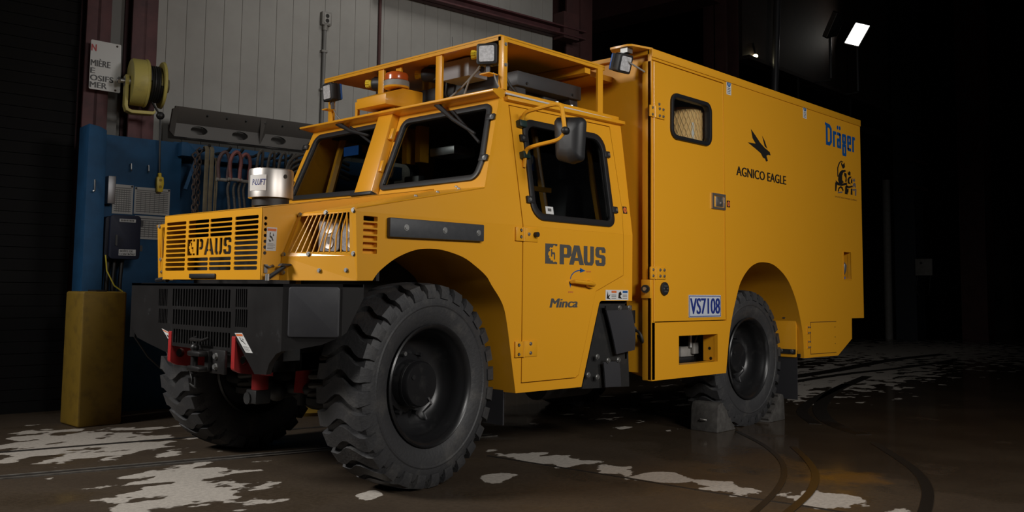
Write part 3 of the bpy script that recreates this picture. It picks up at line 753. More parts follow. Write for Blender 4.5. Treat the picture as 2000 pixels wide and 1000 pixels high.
# ---- chassis and axles
for y in (.62, 1.38): MB().box((-.72, y-.05, .72), (5.1, y+.05, .92)).done('frame_rail', UND, T)
MB().tube([(.01, .35, .55), (.01, .7, .54), (.01, .85, .52), (.01, 1.05, .52), (.01, 1.4, .54), (.01, 1.75, .55)], .12, 14, taper=[.8, .8, 1.6, 1.6, .8, .8]).done('front_axle', UND, T)
MB().tube([(3.51, .35, .545), (3.51, .8, .545), (3.51, .95, .545), (3.51, 1.15, .545), (3.51, 1.3, .545), (3.51, 1.75, .545)], .13, 14, taper=[.8, .8, 1.6, 1.6, .8, .8]).done('rear_axle', UND, T)
MB().tube([(-.25, .45, .50), (-.27, 1.0, .49), (-.25, 1.65, .50)], .035, 10).done('tie_rod', UND, T)
MB().ball((-.33, .98, .47), .06, 14).cyl((-.33, .98, .47), (-.1, .98, .5), .05).done('drag_link', UND, T)
for y in (.65, 1.42):
    pts = []
    for k in range(7*16+1): a = 2*PI*k/16; pts.append((-.22+.085*math.cos(a), y+.085*math.sin(a), .45+.36*k/(7*16)))
    MB().tube(pts, .018, 8).done('coil_spring', mat('lifted_spring_steel', (.05, .045, .04), .6), T)  # base colour lifted in place of light on the springs
    MB().cyl((-.22, y, .42), (-.22, y, .455), .11).done('spring_seat', UND, T)
    MB().box((-.34, y-.1, .80), (-.1, y+.1, .95)).done('spring_tower', UND, T)
for y in (.81, 1.26): 
    s_ = MB().cyl((-.27, y, .47), (-.24, y, .78), .05, .052).done('shock_absorber', RED, T)
    MB().cyl((-.27, y, .40), (-.27, y, .48), .028).done('lower_mount', UND, s_)
s_ = MB().cyl((-.5, .89, .50), (-.5, .89, .66), .048).done('recovery_cylinder', RED, T)
MB().box((-.55, .85, .42), (-.45, .96, .50)).done('foot_clevis', UND, s_, bevel=.01)
MB().cyl((-.56, .93, .45), (-.50, .93, .45), .035, n=10).done('clevis_pin', UND, s_)
MB().box((-.70, .35, .70), (-.60, 1.7, .98)).done('front_crossmember', UND, T)
MB().box((-.62, .6, .62), (.5, 1.42, 1.05)).done('engine_block', UND, T)
MB().tube([(.7, 1.0, .6), (1.8, 1.0, .58), (3.2, 1.0, .56)], .06).done('drive_shaft', UND, T)
MB().box((1.15, .25, .50), (1.9, .9, .95)).done('fuel_tank', UND, T, bevel=.02)
MB().lathe([(0, .12), (.5, .12)], (1.25, .35, .47), (1, 0, 0), 18).done('air_tank', UND, T)

# ---- bumper
def bslots(u0, u1, n, z0, z1): 
    p = (u1-u0)/n
    return [rect(u0+p*(i+.14), z0, u0+p*(i+.80), z1, .004, 2) for i in range(n)]
holes = bslots(-1.327, -.668, 21, .966, 1.066)+bslots(-1.315, -.655, 21, .862, .948)+bslots(-1.300, -.655, 21, .757, .836)
holes += bslots(-1.498, -1.385, 6, .964, 1.064)+bslots(-1.490, -1.375, 6, .862, .948)+bslots(-.620, -.500, 6, .974, 1.070)+bslots(-.617, -.492, 6, .870, .964)
out = [(-.171, 1.098), (-1.863, 1.095), (-1.863, .845), (-1.76, .765), (-1.60, .735), (-1.335, .690), (-1.335, .752), (-1.30, .738), (-.625, .728), (-.618, .82), (-.408, .638), (-.300, .643), (-.275, .70), (-.215, .750), (-.171, .765)]
bump = MB().plate(FB, out, holes, -.03, 0).done('bumper', BLK, T)
MB().box((-.83, .171, 1.083), (-.60, 1.863, 1.098)).done('top_plate', BLK, bump)
for sg in (0, 1):
    my = lambda y: y if not sg else 2*1.017-y
    A_, B_, C_ = (-.83, my(.171)), (-.615, my(-.03)), (-.49, my(-.03))
    u = Vector((B_[0]-A_[0], B_[1]-A_[1], 0)); L = u.length
    F = Fr((A_[0], A_[1], 0), u, Z_)
    c0, c1 = (-.03, 0) if not sg else (0, .03)
    MB().ext(F, [(0, .765), (.06, .772), (.2, .80), (L, .842), (L, 1.100), (0, 1.098)], c0, c1).done('corner_plate', BLK, bump)
    MB().ext(F, rect(.03, .835, L-.012, 1.085, .015), c0+(.028 if not sg else -.012), c1+(.012 if not sg else -.028)).done('corner_panel', BMP, bump, bevel=.012)
    F2 = Fr((B_[0], B_[1], 0), X_, Z_)
    MB().ext(F2, [(0, .842), (.03, .86), (.07, .93), (.13, 1.03), (.13, 1.10), (0, 1.10)], *((-.03, 0) if not sg else (0, .03))).done('side_plate', BLK, bump)
    MB().loft([(-.83, my(.171), 1.083), (-.615, my(-.03), 1.085), (-.49, my(-.03), 1.085), (-.49, my(.30), 1.085), (-.83, my(.30), 1.083)], [(-.83, my(.171), 1.098), (-.615, my(-.03), 1.1), (-.49, my(-.03), 1.1), (-.49, my(.30), 1.1), (-.83, my(.30), 1.098)]).done('corner_cover', BLK, bump)
RAD = mat('radiator_core', (.012, .012, .012), .6, bump=90)
MB().box((-.74, .45, .74), (-.70, 1.55, 1.07)).done('radiator', RAD, T)
# bumper stickers
def sticker(F, q, parent, pics, name='warning_sticker', bar=ORG):
    """q = four corners (bl, br, tr, tl); pics = list of (material index, polygon in unit square)"""
    P = lambda x, y: tuple((1-x)*(1-y)*q[0][i]+x*(1-y)*q[1][i]+x*y*q[2][i]+(1-x)*y*q[3][i] for i in (0, 1))
    b = MB().m(0).ext(F, q, .0005, .0018)
    for mi, poly in pics: b.m(mi).flat(F, [P(x, y) for x, y in poly], .0026)
    return b.done(name, [WHT, bar, INKB, INKG, BLU], parent)
LINES = [(3, rect(.12, .08+.055*i, .88 if i % 2 else .7, .095+.055*i)) for i in range(5)]
PICT = [(1, rect(.06, .84, .94, .95)), (2, [(.3, .78), (.42, .78), (.36, .66), (.55, .60), (.7, .44), (.62, .42), (.48, .54), (.3, .58)]), (2, [(.62, .76), (.74, .66), (.62, .62)])]
sticker(FB, [(-.496, .743), (-.429, .743), (-.540, .841), (-.613, .838)], bump, PICT+LINES)
sticker(FB, [(-1.327, .757), (-1.3255, .762), (-1.332, .81), (-1.439, .832)], bump, [(1, rect(.06, .84, .94, .95)), (2, rect(.3, .4, .6, .6))])
# tow lugs
for y in (.60, 1.31):
    F = Fr((0, y, 0), X_, Z_)
    MB().plate(F, rp([(-.835, .82), (-.835, .645), (-.79, .625), (-.60, .60), (-.60, .82)], [.005, .02, .02, 0, 0]), [circ(-.775, .695, .026, 18)], -.035, 0).done('tow_lug', RED, T, ang=25)
# hitch
h = MB().fbox(FB, (-.815, .618, .01), (-.66, .745, .03)).done('hitch_plate', BLK, T, bevel=.004)
for z in (.64, .72): MB().fbox(FB, (-.935, z-.014, .03), (-.80, z+.014, .10)).done('hitch_jaw', BLK, h, bevel=.008)
MB().fbox(FB, (-.83, .63, .03), (-.79, .735, .05)).done('hitch_web', BLK, h)
MB().cyl(FB(-.905, .61, .07), FB(-.905, .745, .07), .019).ball(FB(-.905, .75, .07), .024, 10).done('hitch_pin', BLK, h)
MB().tube([FB(-.99, .80, .02), FB(-.99, .79, .05), FB(-.86, .79, .05), FB(-.86, .80, .02)], .009, 8).done('pin_handle', BLK, h)
for z in (.655, .71): bolt(h, FB(-.745, z, .03), FB.n, .014, .014)
pts = [FB(-.98+.01*math.sin(k*.7), .79-.011*k, .045) for k in range(22)]+[FB(-.98+.018*k, .55-.008*k+.001*k*k, .05) for k in range(5)]+[FB(-.905, .60+.02*k, .06) for k in range(-3, 4)]
MB().tube(pts, .0055, 5).done('pin_chain', UND, h)

# ---- hood
u01 = lambda L, x0, y0, x1, y1: [(x0+x*(x1-x0), y0+y*(y1-y0)) for x, y in L]
STEN = {
 'E': [[(0, 0), (0, 1), (.62, 1), (.62, .88), (.42, .88), (.42, .78), (.28, .72), (.36, .62), (.22, .56), (.22, .44), (.36, .38), (.28, .28), (.42, .22), (.42, .12), (.62, .12), (.62, 0)], [(.46, .62), (.56, .62), (.56, .4), (.70, .4), (.70, .2), (.80, .2), (.80, .52), (.62, .52), (.62, .80), (.46, .80)], [(.72, .86), (1, .86), (1, 1), (.72, 1)], [(.72, 0), (1, 0), (1, .12), (.72, .12)]],
 'P': [[(0, 0), (.36, 0), (.36, 1), (0, 1)], [(.44, .34), (.82, .34), (1, .48), (1, .88), (.82, 1), (.44, 1), (.44, .84), (.60, .84), (.64, .78), (.64, .56), (.60, .50), (.44, .50)]],
 'A': [[(0, 0), (.28, 0), (.34, .22), (.46, .22), (.46, .36), (.38, .36), (.46, .74), (.46, 1), (.30, 1)], [(1, 0), (.72, 0), (.66, .22), (.54, .22), (.54, .36), (.62, .36), (.54, .74), (.54, 1), (.70, 1)]],
 'U': [[(0, 1), (0, .16), (.16, 0), (.46, 0), (.46, .16), (.38, .2), (.36, .26), (.36, 1)], [(1, 1), (1, .16), (.84, 0), (.54, 0), (.54, .16), (.62, .2), (.64, .26), (.64, 1)]],
 'S': [[(1, .70), (1, .88), (.86, 1), (.14, 1), (0, .88), (0, .56), (.12, .46), (.46, .46), (.46, .60), (.38, .63), (.38, .80), (.42, .84), (.58, .84), (.62, .80), (.62, .70)], [(0, .30), (0, .12), (.14, 0), (.86, 0), (1, .12), (1, .44), (.88, .54), (.54, .54), (.54, .40), (.62, .37), (.62, .20), (.58, .16), (.42, .16), (.38, .20), (.38, .30)]],
}
holes = []
for i in range(11):
    z = 1.451-.0270*i; h_ = .0095
    holes.append(rect(-1.513, z-h_, -1.271, z+h_, .009, 3)); holes.append(rect(-.722, z-h_, -.484, z+h_, .009, 3))
    if i < 4 or i > 7: holes.append(rect(-1.242, z-h_, -1.003, z+h_, .009, 3)); holes.append(rect(-.991, z-h_, -.752, z+h_, .009, 3))
z0, z1 = 1.2585, 1.351
for ch, a, b_ in (('E', -1.248, -1.158), ('P', -1.142, -1.062), ('A', -1.054, -.940), ('U', -.932, -.850), ('S', -.838, -.753)):
    for L in STEN[ch]: holes.append(u01(L, a, z0, b_, z1))
hood = MB().plate(FG, [(-.44, 1.119), (-1.535, 1.121), (-1.535, 1.504), (-.446, 1.499)], holes, -.006, 0).done('hood', YEL, T, ang=30)
MB().box((-.60, .47, 1.10), (-.56, 1.52, 1.49)).done('cooler_core', DIM, hood)
MB().ext(FG, rect(-1.195, 1.127, -.905, 1.153), 0, .012).done('number_plate_lamp', BLK2, hood, bevel=.004)
FS = Fr((0, .445, 0), X_, Z_)
sidep = [(-.79, 1.119), (-.60, 1.119), (.40, 1.35), (.40, 1.70), (-.57, 1.537), (-.79, 1.50)]
MB().plate(FS, sidep, [circ(-.771, 1.442-.0305*k, .0095, 14) for k in range(7)], -.006, 0).done('hood_side', YEL, hood)
MB().ext(Fr((0, 1.535, 0), X_, Z_), sidep, -.006, 0).done('hood_side', YEL, hood)
MB().loft([(-.79, .445, 1.50), (-.79, 1.535, 1.504), (.40, 1.535, 1.70), (.40, .445, 1.70)], [(-.79, .445, 1.494), (-.79, 1.535, 1.498), (.40, 1.535, 1.694), (.40, .445, 1.694)]).done('hood_top', YEL, hood, bevel=.002)
sticker(FS, [(-.767, 1.272), (-.706, 1.272), (-.703, 1.395), (-.763, 1.395)], hood, PICT+LINES+[(2, [(.2, .5), (.5, .42), (.34, .36)])])
MB().tube([FS(-.772, 1.195, .006), FS(-.75, 1.185, .02), FS(-.73, 1.195, .012), FS(-.718, 1.19, .004)], .006, 6).done('pin_clip', STL, hood)
MB().fbox(FS, (-.775, 1.155, .0), (-.755, 1.20, .006)).done('clip_plate', FRAMEGREY, hood)
MB().tube([FS(-.77, 1.13, .04), FS(-.72, 1.165, .05), FS(-.685, 1.19, .055)], .012, 8, taper=[1, .9, 1]).loft([FS(-.72, 1.192, .045), FS(-.65, 1.197, .045), FS(-.65, 1.197, .075), FS(-.72, 1.192, .075)], [FS(-.71, 1.205, .045), FS(-.66, 1.205, .045), FS(-.66, 1.205, .075), FS(-.71, 1.205, .075)]).done('hood_latch', BLK2, hood)
MB().cyl(FS(-.775, 1.115, .04), FS(-.775, 1.15, .04), .012).done('latch_stud', STL, hood)
MB().tube([(-.75, 1.70, 1.115), (-.75, 1.60, 1.125), (-.75, 1.56, 1.115)], .014, 6).done('hood_latch', BLK2, hood)
# air intake
it = MB().lathe([(0, .127), (.155, .127), (.165, .122), (.165, 0)], (-.49, .86, 1.592), (0, 0, 1), 40).done('air_intake', INOX, T)
MB().lathe([(0, .105), (.05, .105), (.05, 0)], (-.49, .86, 1.545), (0, 0, 1), 32).done('intake_neck', BLK2, it)
# label round the intake
b = MB(); a0, a1 = math.radians(174), math.radians(226)
cy = lambda t, z, r=.1285: Vector((-.49+r*math.cos(a0+(a1-a0)*t), .86+r*math.sin(a0+(a1-a0)*t), 1.592+z))
b.sheet([[cy(i/10, z) for i in range(11)] for z in (.035, .125)])
lb = b.done('maker_label', WHT, it)
class Cyl:
    n = None
    def __call__(s, a, b_, c=0): return cy(a, b_, .1285+c)
MB().m(0).text('P-LUFT', Cyl(), .22, .066, .99, .100, .0012, .002, .2).done('label_text', NAVY, it)
MB().cyl(cy(1.95, .12, .126), cy(1.95, .12, .131), .012, n=14).done('strap_hole', INKB, it)

# ---- fenders with head lamps
def bil(q):
    return lambda s, t, c=0: q[0]*(1-s)*(1-t)+q[1]*s*(1-t)+q[2]*s*t+q[3]*(1-s)*t+Vector((-c, -c*.2, 0))
def headlamp(mirror):
    my = (lambda y: y) if not mirror else (lambda y: 2.07-y)
    V = lambda x, y, z: Vector((x, my(y), z))
    fp = MB().loft([V(-.68, .44, 1.118), V(-.536, -.037, 1.119), V(-.536, -.037, 1.245), V(-.672, .44, 1.245)], [V(-.66, .44, 1.118), V(-.516, -.0, 1.119), V(-.516, -.0, 1.245), V(-.652, .44, 1.245)]).done('fender_front', YEL, T)
    q = [V(-.672, .44, 1.243), V(-.535, -.038, 1.241), V(-.557, -.038, 1.485), V(-.572, .44, 1.478)]
    B_ = bil(q)
    gd = MB()
    def band(p0, p1, p2, p3, th=.006):
        gd.loft([B_(*p0), B_(*p1), B_(*p2), B_(*p3)], [B_(*p, -th) for p in (p0, p1, p2, p3)])
    band((0, 0), (1, 0), (1, .10), (0, .10)); band((0, .93), (1, .93), (1, 1), (0, 1)); band((0, .1), (.05, .1), (.05, .93), (0, .93)); band((.90, .1), (1, .1), (1, .93), (.90, .93))
    g = gd.done('lamp_guard', YEL, T)
    for i in range(11):
        s0_ = .10+.076*i; s1_ = s0_+.10
        knee = None
        if i >= 6: knee = (s0_, .10, s0_, .30+.0*i)
        b = MB(); wd = .0055
        if s1_ < .93 and i < 6:
            P = [(s0_, .09), (s1_, .94)]
        elif i < 10: P = [(s0_, .09), (s0_, .36+.05*(i-6)), (min(s0_+.085, .89), .94)]
        else: P = [(s0_, .09), (s0_, .94)]
        R = []
        for s_, t_ in P: R.append([B_(s_-wd, t_, .002), B_(s_+wd, t_, .002), B_(s_+wd, t_, -.004), B_(s_-wd, t_, -.004)])
        b.rings(R).done('guard_bar', YEL, g)
    for s_, t_ in ((.02, .05), (.36, .05), (.95, .06), (.03, .97), (.50, .965), (.97, .96)): bolt(g, B_(s_, t_, .001), (-.95, -.25, 0), .010, .009)
    for s_, z in ((.05, 1.16), (.52, 1.17), (.86, 1.172)): bolt(fp, V(-.68+.145*s_-.001, .44-.48*s_, z), (-.95, -.25 if not mirror else .25, 0), .009, .008)
    # lamp behind the guard
    Fl = Fr(V(-.47, .19, 1.36), Vector((.28, -.96, 0)) if not mirror else Vector((-.28, -.96, 0)), Z_)
    lp = MB().ext(Fl, rect(-.155, -.095, .155, .095, .03), -.10, 0).done('head_lamp', BLK2, T, bevel=.004)
    MB().ext(Fl, rect(-.145, -.086, -.008, .086, .022), 0, .012).done('lens', LENS, lp, bevel=.004)
    MB().ext(Fl, rect(.008, -.086, .145, .086, .022), 0, .012).done('lens', LENS, lp, bevel=.004)
    for x in (-.075, .078):
        for z in (-.04, .04): MB().lathe([(.0125, .036), (.016, .032), (.0125, .01)], Fl(x, z, 0), Fl.n, 20).done('reflector', INOX, lp)
    MB().loft([V(-.40, .44, 1.12), V(-.40, -.02, 1.12), V(-.40, -.02, 1.5), V(-.40, .44, 1.5)], [V(-.38, .44, 1.12), V(-.38, -.02, 1.12), V(-.38, -.02, 1.5), V(-.38, .44, 1.5)]).done('lamp_bucket', DIM, T)  # dark colour stands in for the shade behind the guard
headlamp(False); headlamp(True)
# fender decks
MB().loft([(-.565, .445, 1.482), (-.557, -.036, 1.487), (.40, -.005, 1.683), (.40, .445, 1.69)], [(-.565, .445, 1.474), (-.557, -.036, 1.479), (.40, -.005, 1.675), (.40, .445, 1.682)]).done('fender_deck', YEL, T)
MB().loft([(-.565, 1.535, 1.482), (-.557, 2.126, 1.487), (.40, 2.095, 1.683), (.40, 1.535, 1.69)], [(-.565, 1.535, 1.474), (-.557, 2.126, 1.479), (.40, 2.095, 1.675), (.40, 1.535, 1.682)]).done('fender_deck', YEL, T)
for x, y, z in ((.05, .02, 1.62), (.22, .03, 1.655), (.36, .2, 1.69), (-.1, .03, 1.587)): bolt(T, (x, y, z), (0, -.3, 1), .009, .008)

# ---- cab side (near)
ARCH = [(-.439, 1.121), (-.393, 1.172), (-.293, 1.238), (-.178, 1.283), (-.081, 1.299), (.043, 1.296), (.195, 1.263), (.301, 1.212), (.384, 1.159), (.428, 1.108), (.520, 1.001), (.561, .884), (.604, .667), (.642, .473)]
def smoothline(P, n=4):
    E_ = [Vector((2*P[0][0]-P[1][0], 2*P[0][1]-P[1][1]))]+[Vector(p) for p in P]+[Vector((2*P[-1][0]-P[-2][0], 2*P[-1][1]-P[-2][1]))]; out = []
    for i in range(1, len(E_)-2):
        a, b_, c_, d_ = E_[i-1:i+3]
        for k in range(n):
            u = k/n; q = .5*((2*b_)+(c_-a)*u+(2*a-5*b_+4*c_-d_)*u*u+(3*b_-a-3*c_+d_)*u**3); out.append(tuple(q))
    return out+[tuple(P[-1])]
ARCH = smoothline(ARCH)
g_ = .006
low = [(-.535, 1.119)]+ARCH+[(1.259, .468), (1.312, .624)]+rp([(1.312, .624), (1.446, 1.017), (1.806, 1.017)], [0, .03, 0])[1:-1]+[(1.806, 1.017), (1.810, 1.47), (1.70+g_, 1.47), (1.70+g_, 1.188), (1.404, 1.077), (1.230, .545), (1.199, .533-g_), (.693-g_, .533-g_), (.693-g_, 1.47), (-.555, 1.47)]
vents = [rect(-.506, 1.425-.0335*k, -.415, 1.450-.0335*k, .004, 2) for k in range(6)]
cab = MB().plate(S0, low, vents, -.03, 0).done('cab', YEL, T, ang=28)
MB().box((-.515, -.0095, 1.255), (-.408, -.004, 1.417)).done('vent_backing', YEL, cab)
upl = [(-.556, 0), (.693-g_, 0), (.683-g_, .757+g_), (1.70+g_, .765+g_), (1.722+g_, .19), (1.70+g_, 0), (1.810, 0), (1.838, .80), (.62, .80), (.405, .215), (.39, .205), (-.565, .012)]
MB().plate(S1, upl, [], -.03, 0).done('cab_side', YEL, cab, ang=28)
MB().ext(S1, [(.642, .782), (.642, .808), (1.852, .820), (1.852, .795)], -.01, .035).done('drip_rail', YEL, cab, bevel=.003)
# seam between fender and deck
MB().tube([S1(-.55, .016, .002), S1(.39, .209, .002)], .004, 6).done('seam_bead', YEL, cab)
# front arch lining
b = MB(); A_ = [S0(x, z, -.03) for x, z in ARCH]; B2 = [Vector((x, .62, z)) for x, z in ARCH]
b.sheet([A_, B2]); b.done('wheel_arch', YEL, cab, rec=False)
MB().box((-.42, .60, .62), (.66, .63, 1.33)).done('arch_inner_wall', UND, cab)
# far cab side
FSf = Fr((0, 2.13, 0), X_, Z_); S1f = Fr((0, 2.13, 1.47), X_, (0, -.16, 1))
MB().ext(FSf, [(-.535, 1.119)]+ARCH+[(1.259, .468), (1.446, 1.017), (1.806, 1.017), (1.810, 1.47), (-.555, 1.47)], 0, .03).plate(S1f, [(-.556, 0), (1.81, 0), (1.838, .80), (.62, .80), (.405, .215), (-.565, .012)], [rect(.79, .05, 1.60, .68, .09)], 0, .03).done('far_side', YEL, cab)
MB().ring(S1f, rect(.775, .038, 1.612, .69, .1, 6), rect(.82, .083, 1.567, .645, .08, 6), -.02, .04).done('far_window_gasket', GSK, cab)
MB().ext(S1f, rect(.80, .06, 1.59, .67, .09), .012, .016).done('far_window_glass', GLASS, cab)
# cab rear, roof, floor
RW = [(-2.11, .62), (.0, .62), (.0, 1.47), (-.115, 2.28), (-1.98, 2.28), (-2.11, 1.47)]
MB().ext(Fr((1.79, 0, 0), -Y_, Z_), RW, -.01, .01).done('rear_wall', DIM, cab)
MB().ext(Fr((1.806, 0, 0), -Y_, Z_), [(x, max(z, 1.02)) for x, z in RW], -.006, .005).done('rear_panel', YEL, cab)
MB().box((.64, .10, 2.285), (1.84, 1.99, 2.32)).done('roof', YEL, cab, bevel=.004)
MB().box((.69, .02, .62), (1.78, 2.07, .70)).done('cab_floor', DIM, cab)
MB().box((.43, .05, 1.24), (.47, 2.04, 1.66)).box((.44, .06, 1.50), (.74, 2.03, 1.66)).done('dashboard', BLK2, cab, bevel=.01)
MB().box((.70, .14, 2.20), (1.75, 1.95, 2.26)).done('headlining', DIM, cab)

# ---- door
dl = [(.693, .533), (1.196, .533), (1.227, .550), (1.402, 1.081), (1.70, 1.191), (1.70, 1.47), (.693, 1.47)]
du = [(.693, 0), (1.70, 0), (1.722, .19), (1.698, .764), (.683, .757)]
WIN = rp([(.775, .04), (1.612, .04), (1.612, .69), (.775, .69)], [.11, .07, .11, .09], 7)
WI2 = rp([(.817, .082), (1.570, .082), (1.570, .648), (.817, .648)], [.085, .045, .085, .065], 7)
WIM = rp([(.795, .06), (1.592, .06), (1.592, .67), (.795, .67)], [.1, .06, .1, .08], 7)
door = MB().plate(S0, dl, [], -.028, .002).plate(S1, du, [WIM], -.028, .002).done('door', YEL, T, ang=28)
MB().ring(S1, WIN, WI2, -.02, .014).done('window_gasket', GSK, door, bevel=.003)
MB().ext(S1, WIM, -.008, -.003).done('window_glass', GLASSD, door)
for u, v in ((.775, .556), (.775, .165), (1.617, .553), (1.625, .163)):
    c = MB().fbox(S1, (u-.035, v-.022, .002), (u+.028, v+.022, .020)).done('gasket_clip', BLK2, door, bevel=.003); bolt(c, S1(u-.012 if u < 1 else u+.012, v, .020), S1.n, .008, .006)
b = MB().m(0).ext(S1, rect(.921, .09, .994, .138), -.003, -.002)
b.m(1)
for k in range(7): b.flat(S1, rect(.940+.005*k, .108, .943+.005*k+(.001 if k % 3 else 0), .126), -.001)
b.done('barcode_sticker', [WHT, INKG], door)
def hinge(F, u0, v0, u1, v1, um, bl, par, name='hinge', c=0):
    h = MB().fbox(F, (u0, v0, c), (um-.004, v1, c+.012)).fbox(F, (um+.004, v0, c), (u1, v1, c+.009)).done(name, YEL, par, bevel=.002)
    MB().cyl(F(um, v0, c+.009), F(um, v1, c+.009), .009, n=10).done('hinge_pin', YEL, h)
    for u, v in bl: bolt(h, F(u, v, c+.010), F.n, .008, .007)
    return h
hg = hinge(S0, .620, 1.375, .820, 1.458, .690, ((.685-.02, 1.44), (.685-.02, 1.40), (.735, 1.42)), door)
MB().cyl(S0(.79, 1.42, .012), S0(.79, 1.42, .035), .016).done('door_buffer', BLK2, door)
hinge(S0, .625, .683, .822, .777, .698, ((.655, .70), (.655, .755), (.76, .705), (.76, .76)), door)
hd = MB().tube([S0(1.133, 1.135, .01), S0(1.14, 1.140, .035), S0(1.22, 1.135, .045), S0(1.31, 1.128, .045), S0(1.345, 1.124, .035)], .013, 8, taper=[.7, 1, 1.1, 1.1, .9]).done('door_handle', YEL, door)
MB().ext(S0, circ(1.325, 1.126, .04, 18, .026), .002, .03).done('handle_boss', YEL, hd, bevel=.004)
# lettering on the door
SOL = {'P': ([(0, 0), (.36, 0), (.36, .34), (.82, .34), (1, .48), (1, .88), (.82, 1), (0, 1)], [(.36, .52), (.58, .52), (.62, .56), (.62, .80), (.58, .84), (.36, .84)]),
 'A': ([(0, 0), (.30, 0), (.37, .20), (.63, .20), (.70, 0), (1, 0), (.68, 1), (.32, 1)], [(.41, .36), (.59, .36), (.5, .72)]),
 'U': ([(0, 1), (0, .16), (.16, 0), (.84, 0), (1, .16), (1, 1), (.64, 1), (.64, .22), (.58, .16), (.42, .16), (.36, .22), (.36, 1)], None),
 'S': ([(1, .70), (1, .88), (.86, 1), (.14, 1), (0, .88), (0, .56), (.14, .44), (.58, .40), (.62, .36), (.62, .20), (.58, .16), (.42, .16), (.38, .20), (.38, .30), (0, .30), (0, .12), (.14, 0), (.86, 0), (1, .12), (1, .46), (.86, .57), (.42, .60), (.38, .64), (.38, .80), (.42, .84), (.58, .84), (.62, .80), (.62, .70)], None)}
b = MB(); zb, zt = 1.247, 1.372
b.plate(S0, u01([(0, 0), (0, 1), (1, 1), (1, .9), (.86, .88), (.80, .94), (.66, .92), (.64, .84), (.52, .80), (.42, .84), (.34, .74), (.42, .66), (.30, .60), (.24, .52), (.24, .44), (.34, .38), (.32, .28), (.44, .26), (.46, .16), (.60, .18), (.68, .08), (.84, .12), (1, .08), (1, 0)], .894, zb, 1.008, zt), [], .002, .0032)
b.plate(S0, u01([(.48, .74), (.58, .74), (.58, .58), (.78, .58), (.82, .52), (.82, .22), (.72, .22), (.72, .48), (.58, .48), (.58, .36), (.48, .36)], .894, zb, 1.008, zt), [], .002, .0032)
for ch, a, c_ in (('P', 1.032, 1.148), ('A', 1.125, 1.275), ('U', 1.272, 1.378), ('S', 1.394, 1.502)):
    o, h_ = SOL[ch]; b.plate(S0, u01(o, a, zb, c_, zt), [u01(h_, a, zb, c_, zt)] if h_ else [], .002, .0032)
b.done('door_lettering', INKG, door)
MB().text('Minca', S0, .943, .975, 1.208, 1.032, .003, .005, .22).done('model_lettering', INKG, door)
b = MB(); pts = [S0(1.140+.105*(1-math.cos(a)), 1.155+.058*math.sin(a), .003) for a in [PI/2*k/8 for k in range(9)]]
for p, q in zip(pts, pts[1:]):
    n = (q-p).normalized().cross(S0.n)*.0035; b.fc([b.vt(p-n), b.vt(q-n), b.vt(q+n), b.vt(p+n)])
b.flat(S0, [(1.235, 1.197), (1.290, 1.211), (1.235, 1.229)], .003); b.flat(S0, [(1.126, 1.138), (1.152, 1.138), (1.139, 1.098)], .003)
b.done('handle_arrows', BLU, door)
b = MB()
for x0, z in ((1.300, 1.202), (1.119, 1.068)):
    for k in range(5): b.ext(S0, rect(x0+.010*k, z, x0+.010*k+.006, z+.009), .0022, .003)
b.done('handle_words', mat('faint_red_print', (.50, .13, .04), .5), door)
b = MB().m(0).ext(S0, rect(1.507, 1.022, 1.760, 1.090), .0005, .002)
b.m(1).flat(S0, rect(1.570, 1.070, 1.625, 1.084), .003); b.m(4).flat(S0, rect(1.695, 1.070, 1.750, 1.084), .003); b.m(2)
b.flat(S0, [(1.517, 1.032), (1.527, 1.082), (1.535, 1.05), (1.56, 1.062), (1.54, 1.04), (1.56, 1.028)], .003); b.flat(S0, [(1.645, 1.035), (1.65, 1.07), (1.67, 1.082), (1.685, 1.06), (1.665, 1.05), (1.69, 1.03)], .003)
b.m(3)
for k in range(3): b.flat(S0, rect(1.570, 1.032+.011*k, 1.622, 1.036+.011*k), .003); b.flat(S0, rect(1.695, 1.032+.011*k, 1.745, 1.036+.011*k), .003)
b.done('warning_sticker', [WHT, ORG, INKB, INKG, BLU], cab)
def nosmoke(F, x, z, par, h=.05, w_=.046):
    b = MB().m(0).ext(F, rect(x-w_/2, z-h/2, x+w_/2, z+h/2), .0005, .002); b.m(1).flat(F, circ(x, z, w_*.4, 20, h*.4), .003); b.m(0).text('A', F, x-.006, z-.008, x+.006, z+.008, .004); return b.done('round_sticker', [INKB, ORG], par)
nosmoke(S1, 1.756, .173, cab)
# rubbing strip
st = MB().ext(S0, [(-.355, 1.348), (.334, 1.356), (.334, 1.452), (-.355, 1.450)], 0, .03).done('rubbing_strip', GRYB, cab, bevel=.006)
for x in (-.246, .028, .287): bolt(st, S0(x, 1.403, .030), S0.n, .013, .006)
# cab rear lower panel with rubber flaps
pn = MB().ext(Fr((0, 0, 0), X_, Z_), [(1.316, .449), (1.498, .998), (1.80, .998), (1.83, .43)], -.03, .0).done('step_panel', UND, cab)
def flap(P0, P1, parent, curl):
    n = 8; G = []
    for i in range(n+1):
        t = i/n; row = []
        for j in range(7):
            s_ = j/6
            p = Vector(P0[0]).lerp(Vector(P0[1]), s_).lerp(Vector(P1[0]).lerp(Vector(P1[1]), s_), t)
            row.append((p.x, -.045-curl*math.sin(PI*t*.9)*(.3+.7*s_)*.5, p.y))
        G.append(row)
    b = MB(); b.sheet(G); b.sheet([[(x, y+.008, z) for x, y, z in r] for r in G])
    return b.done('rubber_flap', FLAP, parent, rec=False)
flap(((1.497, .985), (1.78, .98)), ((1.62, .66), (1.82, .682)), pn, .05)
flap(((1.483, .615), (1.655, .612)), ((1.504, .449), (1.672, .444)), pn, .01)
MB().box((1.50, -.05, .955), (1.79, -.04, .985)).done('clamp_bar', UND, pn)
